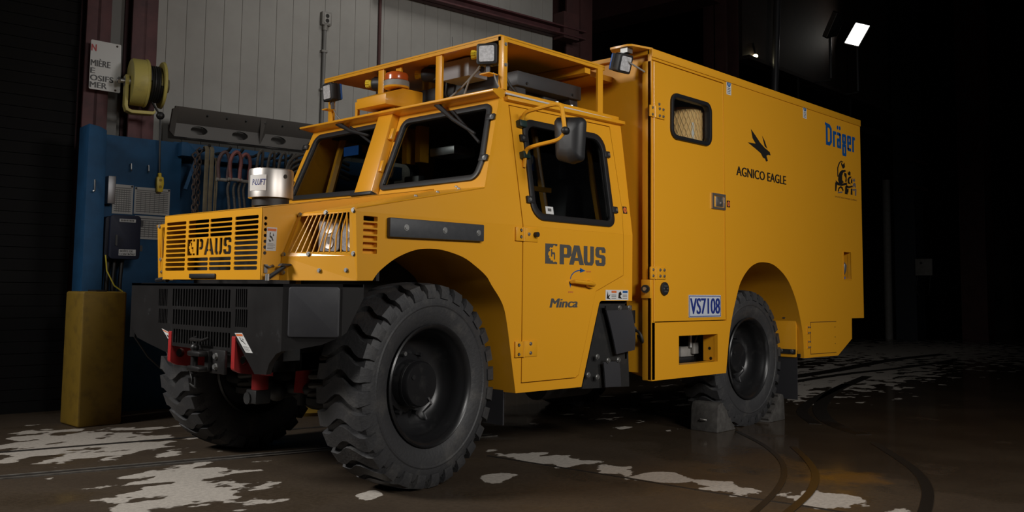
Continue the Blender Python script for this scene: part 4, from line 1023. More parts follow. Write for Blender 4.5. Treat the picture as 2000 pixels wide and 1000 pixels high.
for x, z in ((1.429, .652), (1.43, .521), (1.335, .54), (1.526, .624), (1.639, .623)): bolt(pn, (x, -.035 if z < .6 or x < 1.5 else -.05, z), (0, -1, 0), .014, .010)
for x in (1.65, 1.761): bolt(pn, (x, -.05, .970), (0, -1, 0), .014, .010)
# front mud flap
MB().box((.64, .06, .275), (.65, .34, .70)).done('mud_flap', FLAP, T)
MB().box((.625, .05, .66), (.665, .36, .70)).done('flap_bracket', UND, T)

# ---- windscreens
WB = [(1.047, -.025), (.958, .60), (-1.0, .60), (-1.09, -.025)]
RG = rp([(.040, .022), (.968, .028), (.985, .15), (.918, .553), (.078, .548)], [.05, .14, .1, .06, .07], 6)
LG = rp([(-1.018, .018), (-.170, .008), (-.178, .556), (-.935, .55)], [.05, .03, .03, .08], 6)
def inset(L, d):
    c = Vector((sum(p[0] for p in L)/len(L), sum(p[1] for p in L)/len(L))); out = []
    n = len(L)
    for i in range(n):
        a, b_ = Vector(L[i-1]), Vector(L[(i+1) % n]); t = (b_-a)
        t = t.normalized() if t.length > 1e-6 else Vector((1, 0)); nr = Vector((-t.y, t.x))
        out.append((L[i][0]+nr.x*d, L[i][1]+nr.y*d))
    return out
fr = MB().plate(WS, WB, [inset(RG, .02), inset(LG, .02)], -.03, 0).done('windscreen_frame', YEL, cab, ang=28)
for G, nm in ((RG, 'near'), (LG, 'far')):
    MB().ring(WS, G, inset(G, .036), -.012, .014).done('windscreen_gasket', GSK, cab, bevel=.002)
    MB().ext(WS, inset(G, .022), -.008, -.003).done('windscreen', GLASS, cab)
pl_ = MB().loft([WS(*p, 0) for p in ((-.152, -.02), (.045, -.02), (.012, .63), (-.152, .63))], [WS(*p, .055) for p in ((-.150, -.01), (.035, -.01), (.0, .63), (-.150, .63))]).done('centre_pillar', YEL, cab, bevel=.004)
MB().fbox(WS, (-.165, -.03, .0), (.06, -.005, .075)).done('pillar_foot', BLK2, cab, bevel=.006)
for u, v in ((.03, .19), (.035, .43)): MB().fbox(WS, (u-.012, v-.04, .02), (u+.022, v+.04, .045)).done('pillar_hinge', YEL, cab, bevel=.003)
for u, v in ((.985, .17), (.950, .45), (-1.02, .46), (-1.055, .16)): 
    c = MB().fbox(WS, (u-.04, v-.02, .002), (u+.025, v+.02, .018)).done('gasket_clip', BLK2, cab, bevel=.003); bolt(c, WS(u+.005, v, .018), WS.n, .008, .006)
for u, v in ((.47, -.01), (.3, -.012), (-.6, -.012), (-.36, -.01)): MB().ball(WS(u, v-.008, .003), .014, 10).done('washer_jet', BLK2, cab)
def wiper(a, b_):
    m_ = (a[0]+(b_[0]-a[0])*.45, a[1]+(b_[1]-a[1])*.45)
    w_ = MB().tube([WS(*a, .05), WS(*m_, .045), WS(b_[0]-.05, b_[1]+.06, .03)], .011, 6, taper=[1.8, 1.2, .8]).done('wiper_arm', BLK2, cab)
    MB().tube([WS(a[0]+.2*(b_[0]-a[0])+.06, a[1]+.2*(b_[1]-a[1]), .022), WS(*b_, .02)], .009, 6).done('wiper_blade', GSK, w_)
    MB().cyl(WS(*a, .0), WS(*a, .06), .018, n=10).done('wiper_pivot', BLK2, w_)
wiper((.425, .60), (.914, .277)); wiper((-.655, .60), (-.183, .396))
# visor
V = Vector
MB().loft([V((.505, .045, 2.275)), V((.505, 2.10, 2.275)), V((.505, 2.10, 2.289)), V((.505, .045, 2.292))], [V((.66, .095, 2.235)), V((.66, 2.03, 2.235)), V((.66, 2.03, 2.325)), V((.66, .095, 2.325))]).done('visor', YEL, cab, bevel=.003)
MB().tube([S1(.66, .835, .0), S1(1.3, .832, .0), S1(1.8, .828, .0)], .006, 6).done('roof_weld', WHT, cab)

# ---- cab interior
for y in (.62, 1.5):
    s_ = MB().box((1.2, y-.25, 1.15), (1.68, y+.25, 1.30)).done('seat', DIM, T, bevel=.04)
    MB().loft([(1.56, y-.24, 1.28), (1.70, y-.24, 1.28), (1.70, y+.24, 1.28), (1.56, y+.24, 1.28)], [(1.66, y-.2, 1.85), (1.76, y-.2, 1.85), (1.76, y+.2, 1.85), (1.66, y+.2, 1.85)]).done('seat_back', BLK2, s_, bevel=.03)
    MB().box((1.66, y-.12, 1.88), (1.75, y+.12, 2.05)).done('head_rest', BLK2, s_, bevel=.03)
sw = MB()
Q = Matrix.Translation((.95, .62, 1.66)) @ Matrix.Rotation(-.6, 4, 'Y')
sw.tube([Q @ V((.19*math.cos(2*PI*k/28), .19*math.sin(2*PI*k/28), 0)) for k in range(28)], .014, 8, closed=True)
o = sw.done('steering_wheel', BLK2, T); MB().cyl(Q @ V((0, 0, .01)), Q @ V((0, 0, -.4)), .03).tube([Q @ V((-.19, 0, 0)), Q @ V((0, 0, -.02)), Q @ V((.19, 0, 0))], .012).done('steering_column', BLK2, o)
for y in (.98, 1.12): MB().box((.72, y-.025, 1.95), (.80, y+.025, 2.24)).done('overhead_bracket', YEL, T)
MB().box((.80, .70, 1.99), (1.0, .95, 2.05)).done('overhead_console', FRAMEGREY, T, bevel=.01)
MB().box((.70, 1.62, 2.06), (.73, 1.80, 2.13)).done('blue_card', BLUP, T)
MB().box((.62, .85, 1.66), (.68, 1.0, 1.84)).done('dash_display', BLK2, T, bevel=.01)
MB().box((1.2, .40, 1.66), (1.3, .5, 1.84)).done('dash_gauge_box', AC, T, bevel=.01)
MB().box((.80, .02, 1.70), (1.02, .04, 1.73)).done('inner_grab_rail', YEL, T)
MB().box((.86, .20, 1.86), (1.06, .30, 1.96)).done('gauge_panel', BLUP, T)
for x in (.90, 1.0): MB().cyl((x, .20, 1.925), (x, .192, 1.925), .036, n=20).done('gauge', LENS, T)
for x in (1.1, 1.66): MB().tube([(x, .12, 1.5), (x-.03, .18, 1.9), (x-.05, .22, 2.24)], .022, 8).done('inner_roll_post', YEL, T)
for y in (1.90, 1.30): MB().tube([(.62, y, 1.66), (.78, y, 2.24)], .03, 6).done('inner_roll_post', YEL, T)

# ---- canopy on the roof
cn = MB().box((.625, .11, 2.648), (1.685, 1.965, 2.662)).box((.625, .11, 2.628), (.640, 1.965, 2.650)).box((.625, .11, 2.628), (1.685, .125, 2.650)).done('canopy', YEL, T)
for y0, y1 in ((1.862, 1.922), (1.262, 1.324), (.655, .714)):
    p = MB().box((.635, y0, 2.315), (.655, y1, 2.648)).done('canopy_post', YEL, T, bevel=.002)
MB().box((.632, .084, 2.315), (.668, .128, 2.648)).done('canopy_post', YEL, T, bevel=.002)
MB().box((1.605, .108, 2.315), (1.662, .124, 2.648)).done('canopy_post', YEL, T)
MB().box((1.605, 1.95, 2.315), (1.662, 1.965, 2.648)).done('canopy_post', YEL, T)
for z in (2.60, 2.47): bolt(T, (.65, .084, z), (0, -1, 0), .009, .007)
MB().box((1.5, .14, 2.585), (1.56, 1.93, 2.645)).done('canopy_rail', YEL, T)
MB().box((.60, 1.51, 2.315), (.62, 1.54, 2.42)).done('antenna_bracket', YEL, T)
MB().tube([(.95, .9, 2.66), (.95, .9, 2.86)], .003, 5).done('antenna', INKB, T)
# work lamps
def work_lamp(c, d, up_, name_parent=T, brk=1, rim=BLUP, bl=.125):
    c = V(c); n = V(d).normalized(); u = V(up_).cross(n).normalized(); F = Fr(c, u, n.cross(u)); F.n = n
    w_ = MB().ext(F, rect(-.066, -.066, .066, .066, .015), -.055, .0).done('work_lamp', BLK2, name_parent, bevel=.004)
    MB().ext(F, rect(-.048, -.050, .048, .050, .01), .0, .004).done('lens', LENS, w_)
    for k in range(7): MB().fbox(F, (-.058+.017*k, -.06, -.085), (-.052+.017*k, .06, -.055)).done('cooling_fin', BLK2, w_)
    MB().ext(F, rect(-.06, -.06, .06, .06, .012), -.095, -.082).done('rear_cover', rim, w_, bevel=.003)
    b = MB(); s_ = -brk
    b.fbox(F, (-.03, s_*.066-.004, -.06), (.03, s_*.066+.004, -.02)); b.fbox(F, (-.012, min(s_*.066, s_*bl), -.05), (.012, max(s_*.066, s_*bl), -.03)); b.done('bracket', FRAMEGREY, w_)
    return w_
work_lamp((.57, 1.85, 2.535), (-.98, .10, -.10), Z_)
work_lamp((.585, .185, 2.545), (-.86, -.50, -.02), Z_)
work_lamp((1.74, -.03, 2.665), (-.10, -.95, -.28), Z_, brk=-1, bl=.10)
MB().fbox(Fr((.61, 0, 0), -Y_, Z_), (-1.88, 2.400, -.02), (-1.82, 2.407, .06)).done('lamp_shelf', YEL, T)
MB().fbox(Fr((.61, 0, 0), -Y_, Z_), (-.21, 2.408, -.02), (-.13, 2.415, .06)).done('lamp_shelf', YEL, T)
# fire nozzles with yellow caps
for x, y, z in ((.74, 1.43, 2.565), (.86, 1.02, 2.59), (.70, .285, 2.578)):
    c = V((x, y, z)); d = V((-.55, .83, .02)).normalized()
    n_ = MB().lathe([(-.11, .0), (-.11, .045), (-.09, .052), (.04, .052), (.06, .04), (.06, 0)], c, d, 20).done('spray_nozzle', BLK2, T)
    b = MB(); R0 = []
    b.cyl(c+d*.055, c+d*.085, .026, n=14); o_ = c+d*.10; u = d.cross(Z_).normalized(); v = d.cross(u)
    ring_ = [(.030 if k % 2 else .024) for k in range(20)]
    b.loft([c+d*.085+u*(r*math.cos(2*PI*k/20))+v*(r*math.sin(2*PI*k/20)) for k, r in enumerate(ring_)], [c+d*.11+u*(r*math.cos(2*PI*k/20))+v*(r*math.sin(2*PI*k/20)) for k, r in enumerate(ring_)])
    b.done('nozzle_cap', YELP, n_)
    MB().lathe([(0, .055), (.02, .06), (.03, .05), (.03, .0)], c+V((.02, -.03, .045)), (0, 0, 1), 18).done('nozzle_mount', BLK2, n_)
    MB().tube([c-d*.1, c-d*.12+V((0, 0, -.06)), c-d*.10+V((.02, 0, -.14)), c+V((.1, -.1, -.2)), c+V((.2, -.1, -.26))], .010, 7).done('nozzle_hose', HOSE, n_)
# beacon
bx = MB().ext(Fr((0, 1.03, 0), X_, Z_), [(.47, 2.325), (.80, 2.325), (.80, 2.455), (.62, 2.455), (.47, 2.395)], -.32, 0).done('beacon_housing', YEL, T, bevel=.003)
bc = MB().lathe([(0, 0), (0, .085), (.012, .09), (.012, 0)], (.62, 1.10, 2.46), (0, 0, 1), 32).done('beacon', YEL, T)
b = MB(); n = 40
pr = [(.012, .088, .0), (.055, .088, .0)]
rg = lambda z, r, m_: [V((.62+(r-(m_ if k % 2 else 0))*math.cos(2*PI*k/n), 1.10+(r-(m_ if k % 2 else 0))*math.sin(2*PI*k/n), 2.46+z)) for k in range(n)]
b.rings([rg(.012, .089, .003), rg(.050, .089, .003)]).done('beacon_ring', PALEST, bc)
MB().lathe([(.05, .075), (.055, .082), (.072, .080), (.088, .082), (.105, .074), (.115, .05), (.117, 0)], (.62, 1.10, 2.46), (0, 0, 1), 32).done('beacon_lens', AMB, bc)
MB().box((.66, 1.10, 2.57), (.675, 1.16, 2.65)).done('beacon_tab', YEL, bc)
MB().box((.85, .93, 2.54), (.95, 1.04, 2.63)).done('rear_lamp_block', BLK2, T, bevel=.01)
# grey box and cabling under the canopy
gb = MB().box((.80, .57, 2.505), (.98, .845, 2.632)).done('grey_enclosure', GREY, T, bevel=.006)
MB().cyl((.92, .57, 2.57), (.92, .562, 2.57), .022, n=16).done('gland', BLK2, gb)
MB().tube([(.72, .35, 2.55), (.75, .45, 2.50), (.78, .62, 2.42), (.8, .75, 2.38), (.82, 1.0, 2.33)], .007, 6).done('cable', PALEST, T)
MB().tube([(.74, .40, 2.52), (.76, .52, 2.46), (.76, .58, 2.34)], .007, 6).done('cable', PALEST, T)
MB().tube([(.60, .14, 2.42), (.61, .12, 2.36), (.62, .11, 2.33)], .005, 6).done('cable', PALEST, T)
MB().tube([(.60, 1.80, 2.40), (.62, 1.79, 2.36), (.63, 1.75, 2.32)], .005, 6).done('cable', PALEST, T)
# air conditioner
ac = MB().box((.99, .30, 2.435), (1.66, 1.75, 2.535)).done('air_conditioner', AC, T, bevel=.008)
MB().box((1.03, .40, 2.32), (1.62, 1.65, 2.435)).done('conditioner_base', DIM, ac)
for x in (1.01, 1.56): MB().loft([(x, .33, 2.435), (x+.09, .33, 2.435), (x+.09, .40, 2.435), (x, .40, 2.435)], [(x-.02+.06, .33, 2.32), (x+.10, .33, 2.32), (x+.10, .40, 2.32), (x+.04, .40, 2.32)]).done('conditioner_foot', AC, ac)
MB().fbox(Fr((0, .25, 0), X_, Z_), (1.20, 2.345, -.05), (1.34, 2.385, 0)).done('light_bar', BLK2, ac, bevel=.006)
for x in (1.02, 1.5): MB().cyl((x+.06, .30, 2.46), (x+.06, .292, 2.46), .009, n=10).done('casing_screw', BLK2, ac)
for x in (1.22, 1.37): bolt(T, (x, .15, 2.32), (0, 0, 1), .012, .018)

# ---- mirror
mr = MB()
mo = V((.80, -.305, 1.978)); Fm = Fr(mo, V((.12, -1, -.13)), V((.0, -.02, 1)))
R = []
for sc_, c in ((1.0, -.03), (1.0, 0), (.93, .018), (.70, .034), (.42, .040)):
    R.append([Fm(x*sc_, y*sc_, c) for x, y in rp([(-.085, -.125), (.02, -.142), (.095, -.115), (.105, .115), (.085, .14), (-.09, .135), (-.105, .11)], .03, 3)])
mr = mr.rings(R).done('mirror', BLK2, T, ang=60)
MB().ext(Fm, rect(-.07, -.10, .075, .11, .02), -.034, -.030).done('mirror_glass', INOX, mr)
MB().ring(Fm, rect(-.092, -.122, .094, .126, .03), rect(-.075, -.106, .078, .112, .03), -.036, -.028).done('mirror_rim', GSK, mr)
MB().ball(Fm(0.0, .052, .045), .024, 14).done('mirror_knuckle', BLK2, mr)
def spl(P, n=6):
    P = [V(p) for p in P]; E_ = [P[0]*2-P[1]]+P+[P[-1]*2-P[-2]]; out = []
    for i in range(1, len(E_)-2):
        a, b_, c_, d_ = E_[i-1:i+3]
        for k in range(n): u = k/n; out.append(.5*((2*b_)+(c_-a)*u+(2*a-5*b_+4*c_-d_)*u*u+(3*b_-a-3*c_+d_)*u**3))
    return out+[P[-1]]
kn = Fm(0, .052, .045)
MB().tube(spl([(.760, .052, 2.09), (.755, .038, 2.135), (.757, .0, 2.178), (.76, -.10, 2.190), (.765, -.22, 2.199), (.77, -.268, 2.185), (.765, -.285, 2.14), kn]), .013, 8).done('mirror_arm', YEL, mr)
MB().tube(spl([(.752, .012, 1.835), (.752, .005, 1.90), (.754, -.01, 1.945), (.756, -.08, 1.962), (.76, -.24, 1.978), (.765, -.285, 2.0), kn]), .013, 8).done('mirror_arm', YEL, mr)
for u, v in ((.755, .645), (.755, .443)): MB().fbox(S1, (u-.03, v-.022, .0), (u+.035, v+.022, .04)).done('arm_clamp', DKGRN, mr, bevel=.006)

# ================= box body
RA = [(2.861, .473), (2.93, .813), (3.038, 1.072), (3.111, 1.185), (3.234, 1.278), (3.36, 1.322), (3.486, 1.331), (3.62, 1.318), (3.749, 1.272), (3.85, 1.215), (3.938, 1.138), (4.047, .985), (4.141, .748), (4.164, .526)]
RA = smoothline(RA)
dg = .007
bo = [(1.88, .474)]+RA+[(4.849, .519), (5.158, .662), (5.163, .854), (5.444, .853), (5.432, 2.775), (1.88, 2.782)]
DOOR = [(1.893, .876), (2.866, .876), (2.848, 2.698), (1.893, 2.698)]
HOLE = rect(5.0, 1.222, 5.164, 1.474)
OPN = rect(2.217, .566, 2.742, .770)
box = MB().plate(SB, bo, [[(1.893-dg, .876-dg), (2.866+dg, .876-dg), (2.848+dg, 2.698+dg), (1.893-dg, 2.698+dg)], HOLE, OPN], -.03, 0).done('box_body', YEL, T, ang=28)
MB().box((1.92, -.12, .52), (1.95, 2.22, 2.775)).done('front_wall', YEL, box)
MB().box((1.88, -.15, .474), (1.925, -.07, 2.70)).done('corner_post', YEL, box, bevel=.006)
MB().box((1.88, 2.17, .474), (1.925, 2.25, 2.70)).done('corner_post', YEL, box, bevel=.006)
MB().box((1.88, -.13, 2.745), (5.43, 2.23, 2.775)).done('box_roof', YEL, box)
MB().box((1.88, -.158, 2.722), (5.435, -.149, 2.782)).done('top_trim', YEL, box, bevel=.003)
MB().box((5.405, -.13, .86), (5.43, 2.23, 2.75)).done('rear_wall', YEL, box)
MB().box((1.9, 2.22, .86), (5.43, 2.25, 2.78)).box((1.88, 2.22, .474), (2.86, 2.25, .87)).box((4.16, 2.22, .52), (5.1, 2.25, .87)).done('far_wall', YEL, box)
MB().box((1.95, -.10, .82), (2.9, 2.2, .86)).box((4.2, -.1, .86), (5.4, 2.2, .9)).box((1.95, .62, 1.33), (5.4, 2.2, 1.37)).done('box_floor', DIM, box)
MB().box((4.15, -.12, .53), (5.14, 2.2, .56)).done('under_floor', UND, box)
MB().ext(SB, [(4.85, .52), (5.158, .662), (5.158, .70), (4.85, .56)], -2.3, -.03).done('rear_skirt', UND, box)
MB().loft([(1.70, -.07, 2.776), (1.72, -.10, 2.776), (1.90, -.148, 2.776), (1.93, .20, 2.776), (1.70, .075, 2.776)], [(1.70, -.07, 2.79), (1.72, -.10, 2.79), (1.90, -.148, 2.79), (1.93, .20, 2.79), (1.70, .075, 2.79)]).done('lamp_hood', YEL, box)
MB().box((1.72, -.06, 2.74), (1.78, .0, 2.778)).done('lamp_hanger', STL, box)
MB().box((1.66, .22, 2.60), (1.92, 1.8, 2.64)).done('canopy_tie', YEL, box)
MB().tube([(1.72, -.02, 2.70), (1.80, -.06, 2.66), (1.87, -.1, 2.62)], .006, 6).done('lamp_cable', PALEST, box)
# rear wheel well
b = MB(); b.sheet([[SB(x, z, -.03) for x, z in RA], [V((x, .55, z)) for x, z in RA]]); b.done('wheel_well', YEL, box, rec=False)
MB().box((2.86, .55, .5), (4.17, .58, 1.34)).done('well_inner_wall', YEL, box)
wp = MB().ext(Fr((4.13, 0, 0), -Y_, Z_), rp([(-.40, .53), (.105, .53), (.105, .86), (.085, .895), (-.40, .895)], .01), 0, .02).done('well_panel', YEL, box, bevel=.003)
bolt(wp, (4.11, .0, .875), (-1, 0, 0), .016, .012)
fb = MB().box((4.10, -.10, .56), (4.12, .36, .60)).done('flap_rail', UND, T)
MB().box((4.12, -.105, .17), (4.13, .36, .59)).done('mud_flap', FLAP, T)
for y in (-.07, .03): bolt(fb, (4.10, y, .585), (-1, 0, 0), .012, .008)
# lower locker behind the opening
lk = MB().fbox(SB, (2.744, .566, -.125), (2.754, .770, -.031)).fbox(SB, (2.217, .552, -.10), (2.744, .564, -.031)).fbox(SB, (2.217, .772, -.10), (2.744, .785, -.031)).done('locker', YEL, box)
MB().box((2.835, -.02, .48), (2.85, .55, .86)).box((2.2, .55, .48), (2.85, .56, .86)).done('locker_dark_sheet', DIM, box)  # dark sheets put in for the unlit depth behind the opening
for c_, z in ((-.07, .66), (-.06, .585)): MB().cyl(SB(2.744, z, c_), SB(2.742, z, c_), .012, n=10).done('drain_hole', INKB, lk)
vv = MB().box((2.60, .08, .590), (2.79, .14, .668)).done('valve_block', PALEST, T, bevel=.008)
MB().box((2.73, .05, .61), (2.80, .075, .695)).done('valve_body', PALEST, vv, bevel=.004)
MB().cyl((2.71, .07, .66), (2.71, .07, .76), .016, n=6).done('fitting', STL, vv)
MB().tube([(2.77, .07, .69), (2.80, .07, .73), (2.82, .07, .77)], .008, 6).done('pipe', PALEST, vv)
MB().cyl((2.55, .12, .57), (2.8, .12, .57), .03).done('lower_pipe', UND, vv)
# box door
BW_ = rp([(2.110, 2.175), (2.657, 2.178), (2.660, 2.512), (2.114, 2.512)], .075, 6)
BI_ = rp([(2.140, 2.206), (2.627, 2.208), (2.630, 2.482), (2.144, 2.482)], .05, 6)
BM_ = rp([(2.125, 2.19), (2.642, 2.193), (2.645, 2.497), (2.129, 2.497)], .062, 6)
bd = MB().plate(SB, DOOR, [BM_], -.03, -.001).done('box_door', YEL, T, ang=28)
MB().ring(SB, BW_, BI_, -.035, .016).done('window_gasket', GSK, bd, bevel=.004)
MB().ext(SB, BM_, -.010, -.005).done('window_glass', GLASSC, bd)
hinge(SB, 1.848, 2.296, 2.035, 2.376, 1.908, ((1.878, 2.312), (1.878, 2.36), (1.965, 2.315), (1.965, 2.365), (2.01, 2.315), (2.01, 2.365)), bd)
bolt(bd, SB(1.975, 2.40, 0), SB.n, .008, .006)
hinge(SB, 1.855, 1.168, 2.045, 1.252, 1.917, ((1.885, 1.19), (1.885, 1.232), (1.97, 1.19), (1.97, 1.232), (2.02, 1.19), (2.02, 1.232)), bd)
MB().tube([SB(1.902, .88, .004), SB(1.902, 2.69, .004)], .006, 6).done('door_edge_seal', YEL, bd)
hb = MB().ring(SB, rect(2.664, 1.712, 2.858, 1.832), rect(2.690, 1.728, 2.838, 1.816), -.002, .010).done('paddle_latch', INOX, bd)
MB().ext(SB, rect(2.69, 1.728, 2.838, 1.816), -.03, -.025).done('latch_recess', BLK2, hb)
MB().ext(SB, rect(2.725, 1.732, 2.832, 1.812, .006), -.022, .004).done('latch_paddle', INOX, hb, bevel=.003)
MB().cyl(SB(2.80, 1.762, .004), SB(2.80, 1.762, .012), .012).done('lock_barrel', STL, hb)
nosmoke(SB, 2.912, 1.765, box)
kb = MB().lathe([(0, .046), (.012, .046), (.016, .03), (.016, 0)], SB(2.030, 1.103, 0), SB.n, 24).done('push_knob', BLK2, bd)
for k in range(6): a = 2*PI*k/6; MB().cyl(SB(2.03+.022*math.cos(a), 1.103+.022*math.sin(a), .014), SB(2.03+.022*math.cos(a), 1.103+.022*math.sin(a), .018), .006, n=8).done('knob_screw', FRAMEGREY, kb)
MB().fbox(Fr((1.88, 0, 0), -Y_, Z_), (.075, 1.035, .0), (.155, 1.165, .02)).done('stop_bracket', YEL, box, bevel=.006)
sb = MB().cyl((1.862, -.12, 1.10), (1.83, -.13, 1.10), .028, n=14).done('door_stop', BLK2, box); MB().cyl((1.83, -.13, 1.10), (1.822, -.13, 1.10), .014, n=10).done('stop_bolt', STL, sb)
b = MB().m(0).ext(SB, rect(2.343, .898, 2.786, 1.061, .006), .0, .004); b.m(1).ring(SB, rect(2.348, .903, 2.781, 1.056), rect(2.353, .908, 2.776, 1.051), .004, .005)
b.text('VS7108', SB, 2.362, .922, 2.768, 1.038, .0052, .005); b.done('fleet_number_plate', [mat('plate_white', (.52, .55, .60), .5), NAVY], bd)
# lettering and emblems on the box
lo_ = MB()
lo_.text('AGNICO EAGLE', SB, 3.040, 2.002, 3.866, 2.076, .0015, .004).done('side_lettering', INKB, box)
b = MB()
b.flat(SB, [(3.274, 2.402), (3.300, 2.335), (3.395, 2.262), (3.545, 2.348), (3.585, 2.255), (3.597, 2.226), (3.560, 2.228), (3.540, 2.208), (3.552, 2.168), (3.520, 2.160), (3.517, 2.178), (3.478, 2.204), (3.446, 2.232), (3.365, 2.255), (3.290, 2.290)][:0] or [(3.274, 2.402), (3.345, 2.360), (3.425, 2.308), (3.500, 2.275), (3.585, 2.250), (3.600, 2.224), (3.556, 2.224), (3.530, 2.212), (3.552, 2.172), (3.522, 2.163), (3.505, 2.186), (3.470, 2.190), (3.435, 2.222), (3.360, 2.246), (3.222, 2.286), (3.350, 2.292), (3.300, 2.330)], .0015)
b.flat(SB, [(3.458, 2.373), (3.505, 2.330), (3.545, 2.272), (3.500, 2.290)], .0015)
b.done('eagle_emblem', INKB, box)
b = MB()       # maker's name in squared rounded strokes
zb, zx = 2.447, 2.596
def rr_(x0, z0, x1, z1): b.plate(SB, rect(x0, z0, x1, z1, .016, 3), [rect(x0+.036, z0+.027, x1-.036, z1-.027, .006, 2)], .0002, .0016)
def rb_(x0, z0, x1, z1): b.ext(SB, rect(x0, z0, x1, z1), .0002, .0017)
b.plate(SB, [(4.646, 2.655), (4.646, 2.632), (4.662, 2.628), (4.662, zb), (4.745, zb), (4.788, zb+.035), (4.788, 2.612), (4.748, 2.645)], [[(4.700, 2.612), (4.734, 2.612), (4.750, 2.598), (4.750, zb+.048), (4.734, zb+.033), (4.700, zb+.033)]], .0002, .0016)
rb_(4.812, zb, 4.850, zx); rb_(4.850, zx-.030, 4.885, zx)
rr_(4.898, zb, 4.988, zb+.092); rb_(4.950, zb, 4.988, zx-.01); rb_(4.903, zx-.030, 4.975, zx)
for x in (4.918, 4.965): b.ext(SB, circ(x, 2.640, .018, 14, .020), .0002, .0016)
rr_(5.012, zb+.055, 5.102, zx); rr_(5.012, 2.386, 5.102, zb+.0535)
rr_(5.126, zb+.062, 5.216, zx); rb_(5.126, zb+.012, 5.163, zx-.015); rb_(5.136, zb, 5.212, zb+.029)
rb_(5.240, zb, 5.278, zx); rb_(5.278, zx-.030, 5.306, zx)
b.done('maker_lettering', BLU, box)
# three helmeted heads, the emblem of the mine rescue service
def em(L): return [(4.84+(x-140)*.00245, 2.327-(y-378-(x-140)*.197)*.00104) for x, y in L]
b = MB()
for L in ([(162, 530), (162, 450), (178, 402), (198, 382), (216, 392), (212, 400), (199, 392), (186, 408), (171, 452), (170, 530)],
          [(200, 396), (212, 420), (228, 398), (233, 440), (215, 456), (205, 440), (198, 416)],
          [(168, 560), (172, 520), (185, 486), (205, 468), (235, 465), (240, 480), (216, 490), (205, 520), (205, 560), (220, 580), (200, 592), (175, 582)],
          [(225, 490), (246, 500), (246, 572), (232, 578), (237, 540), (224, 515)],
          [(148, 563), (165, 580), (200, 592), (246, 580), (251, 600), (200, 614), (165, 607), (148, 590)],
          [(142, 580), (158, 602), (150, 662), (140, 657)], [(232, 615), (250, 615), (253, 690), (227, 686)],
          [(164, 662), (171, 630), (190, 614), (207, 624), (217, 656), (206, 660), (200, 640), (188, 630), (178, 640), (173, 666)],
          [(250, 470), (258, 495), (270, 475), (283, 485), (281, 516), (261, 511)],
          [(256, 590), (254, 550), (268, 527), (291, 524), (286, 540), (272, 546), (270, 575), (286, 597)],
          [(289, 540), (299, 560), (297, 592), (284, 580)],
          [(238, 600), (262, 615), (300, 608), (301, 623), (262, 634), (240, 621)],
          [(249, 640), (263, 640), (259, 676), (249, 671)], [(284, 635), (297, 635), (297, 696), (281, 690)]):
    b.ext(SB, em(L), .0002, .0016)
b.done('rescue_emblem', INKB, box)
b = MB()
for L in ([(300, 535), (312, 555), (322, 540), (325, 570), (306, 570)], [(304, 630), (303, 600), (315, 579), (329, 590), (331, 630), (319, 620), (315, 605)],
          [(300, 640), (335, 637), (335, 655), (302, 656)], [(322, 660), (335, 655), (333, 704), (321, 700)], [(165, 668), (205, 664), (205, 676), (165, 680)]):
    b.ext(SB, em(L), .0002, .0016)
b.done('rescue_emblem_shade', mat('grey_blue_print', (.13, .12, .13), .5), box)
MB().text('SAUVETAGE MINIER QU\u00c9BEC', SB, 4.835, 1.974, 5.330, 1.994, .0015).done('emblem_caption', mat('brown_print', (.20, .10, .02), .5), box)
for (x0, z0, x1, z1) in ((2.896, 2.625, 2.965, 2.753), (4.206, 2.628, 4.273, 2.756)):
    cx = (x0+x1)/2; h_ = z1-z0
    b = MB().m(0).ext(SB, rect(x0, z0, x1, z1), .0, .0018); b.m(1).flat(SB, rect(x0+.006, z1-.018, x1-.006, z1-.004), .0025); b.m(4).flat(SB, circ(cx, z1-.043, .026, 18, .022), .0025)
    b.m(0).flat(SB, rect(cx-.006, z1-.056, cx+.006, z1-.032), .003); b.m(3)
    for k in range(4): b.flat(SB, rect(x0+.01, z0+.01+.013*k, x1-.012, z0+.015+.013*k), .0025)
    b.done('safety_sticker', [WHT, mat('dark_red_print', (.25, .03, .02), .5), INKB, INKG, BLU], box)
# rear hatch, recess with beacon
ht = MB().ext(SB, [(4.292, .558), (4.805, .552), (4.812, .826), (4.296, .828)], 0, .004).done('rear_hatch', YEL, box)
MB().ring(SB, [(4.286, .552), (4.811, .546), (4.818, .832), (4.290, .834)], [(4.292, .558), (4.805, .552), (4.812, .826), (4.296, .828)], .0, .0012).done('hatch_gap', mat('hatch_gap_shade', (.10, .045, .004), .7), box)  # darkened yellow strip, the gap's shade put into its colour
for z in (.765, .64):
    h_ = MB().fbox(SB, (4.225, z-.035, .0), (4.285, z+.035, .006)).done('hatch_hinge', YEL, ht)
    for dz in (-.024, .024):
        for x in (4.24, 4.27): bolt(h_, SB(x, z+dz, .006), SB.n, .007, .006)
for z in (.78, .69, .63): MB().cyl(SB(4.78, z, .004), SB(4.78, z, .006), .005, n=8).done('hatch_lock', INKB, ht)
rc = MB().fbox(SB, (4.99, 1.212, -.135), (5.175, 1.484, -.13)).fbox(SB, (4.99, 1.222, -.13), (4.998, 1.474, -.031)).fbox(SB, (5.166, 1.222, -.13), (5.175, 1.474, -.031)).fbox(SB, (5.0, 1.476, -.13), (5.164, 1.484, -.031)).fbox(SB, (5.0, 1.212, -.13), (5.164, 1.220, -.031)).done('side_recess', YEL, box)
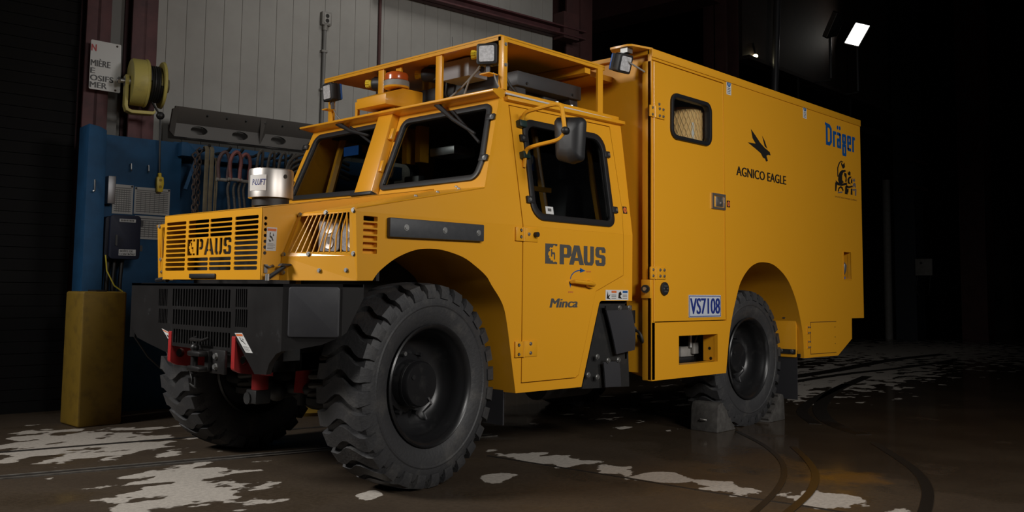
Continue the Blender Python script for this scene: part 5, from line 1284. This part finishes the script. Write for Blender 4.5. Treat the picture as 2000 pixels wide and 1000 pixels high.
MB().lathe([(0, .035), (.03, .045), (.09, .045), (.12, .02), (.12, 0)], SB(5.10, 1.27, -.07), (.25, 0, .97), 18).done('recess_coupling', FRAMEGREY, rc)
MB().fbox(SB, (5.04, 1.224, -.12), (5.15, 1.245, -.05)).done('coupling_tag', BLUP, rc)
MB().ring(SB, rect(4.992, 1.214, 5.172, 1.482), rect(5.0, 1.222, 5.164, 1.474), -.002, .004).done('recess_rim', YEL, rc)
# inside the box: padded cylinder seen through the window
nc = MB().lathe([(-.6, .0), (-.6, .165), (.02, .165), (.06, .15), (.07, .10), (.07, 0)], (2.62, .08, 2.42), (0, 0, 1), 40).done('padded_cylinder', NET, T)
b = MB(); b.sheet([[V((2.62+.1665*math.cos(a), .08+.1665*math.sin(a), z)) for a in (-2.12, -2.05, -1.98)] for z in (1.9, 2.36)]); b.done('label_strip', WHT, nc)
NETL = mat('net_cord', (.80, .56, .25), .7)
b = MB()
for sg in (1, -1):
    for k in range(32):
        pts = []
        for j in range(12): a = 2*PI*k/32+sg*j*.12; pts.append((2.62+.168*math.cos(a), .08+.168*math.sin(a), 2.46-.055*j))
        b.tube(pts, .0025, 4)
o = b.done('cylinder_net', NETL, nc); tag(o, kind='stuff')
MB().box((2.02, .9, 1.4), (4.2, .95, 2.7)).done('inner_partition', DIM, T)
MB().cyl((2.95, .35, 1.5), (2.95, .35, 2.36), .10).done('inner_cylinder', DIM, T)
# hose and frame bits between cab and box
MB().tube(spl([(1.92, .10, .80), (1.88, .02, .82), (1.86, -.06, .80), (1.87, -.08, .75), (1.90, -.06, .73), (1.93, .0, .78)]), .010, 8).done('coupling_hose', UND, T)
MB().cyl((1.885, .02, .82), (1.875, -.01, .815), .024, n=6).done('hose_fitting', STL, T)
MB().ext(Fr((1.97, 0, 0), -Y_, Z_), [(-.10, .52), (.10, .47), (-.10, .66)], 0, .02).done('frame_gusset', YEL, T)
MB().box((1.82, .0, .86), (1.9, 2.1, .95)).done('body_mount', UND, T)
# box side seams
MB().tube([SB(2.858, .90, .001), SB(2.850, 2.70, .001)], .003, 5).done('side_seam', YEL, box)
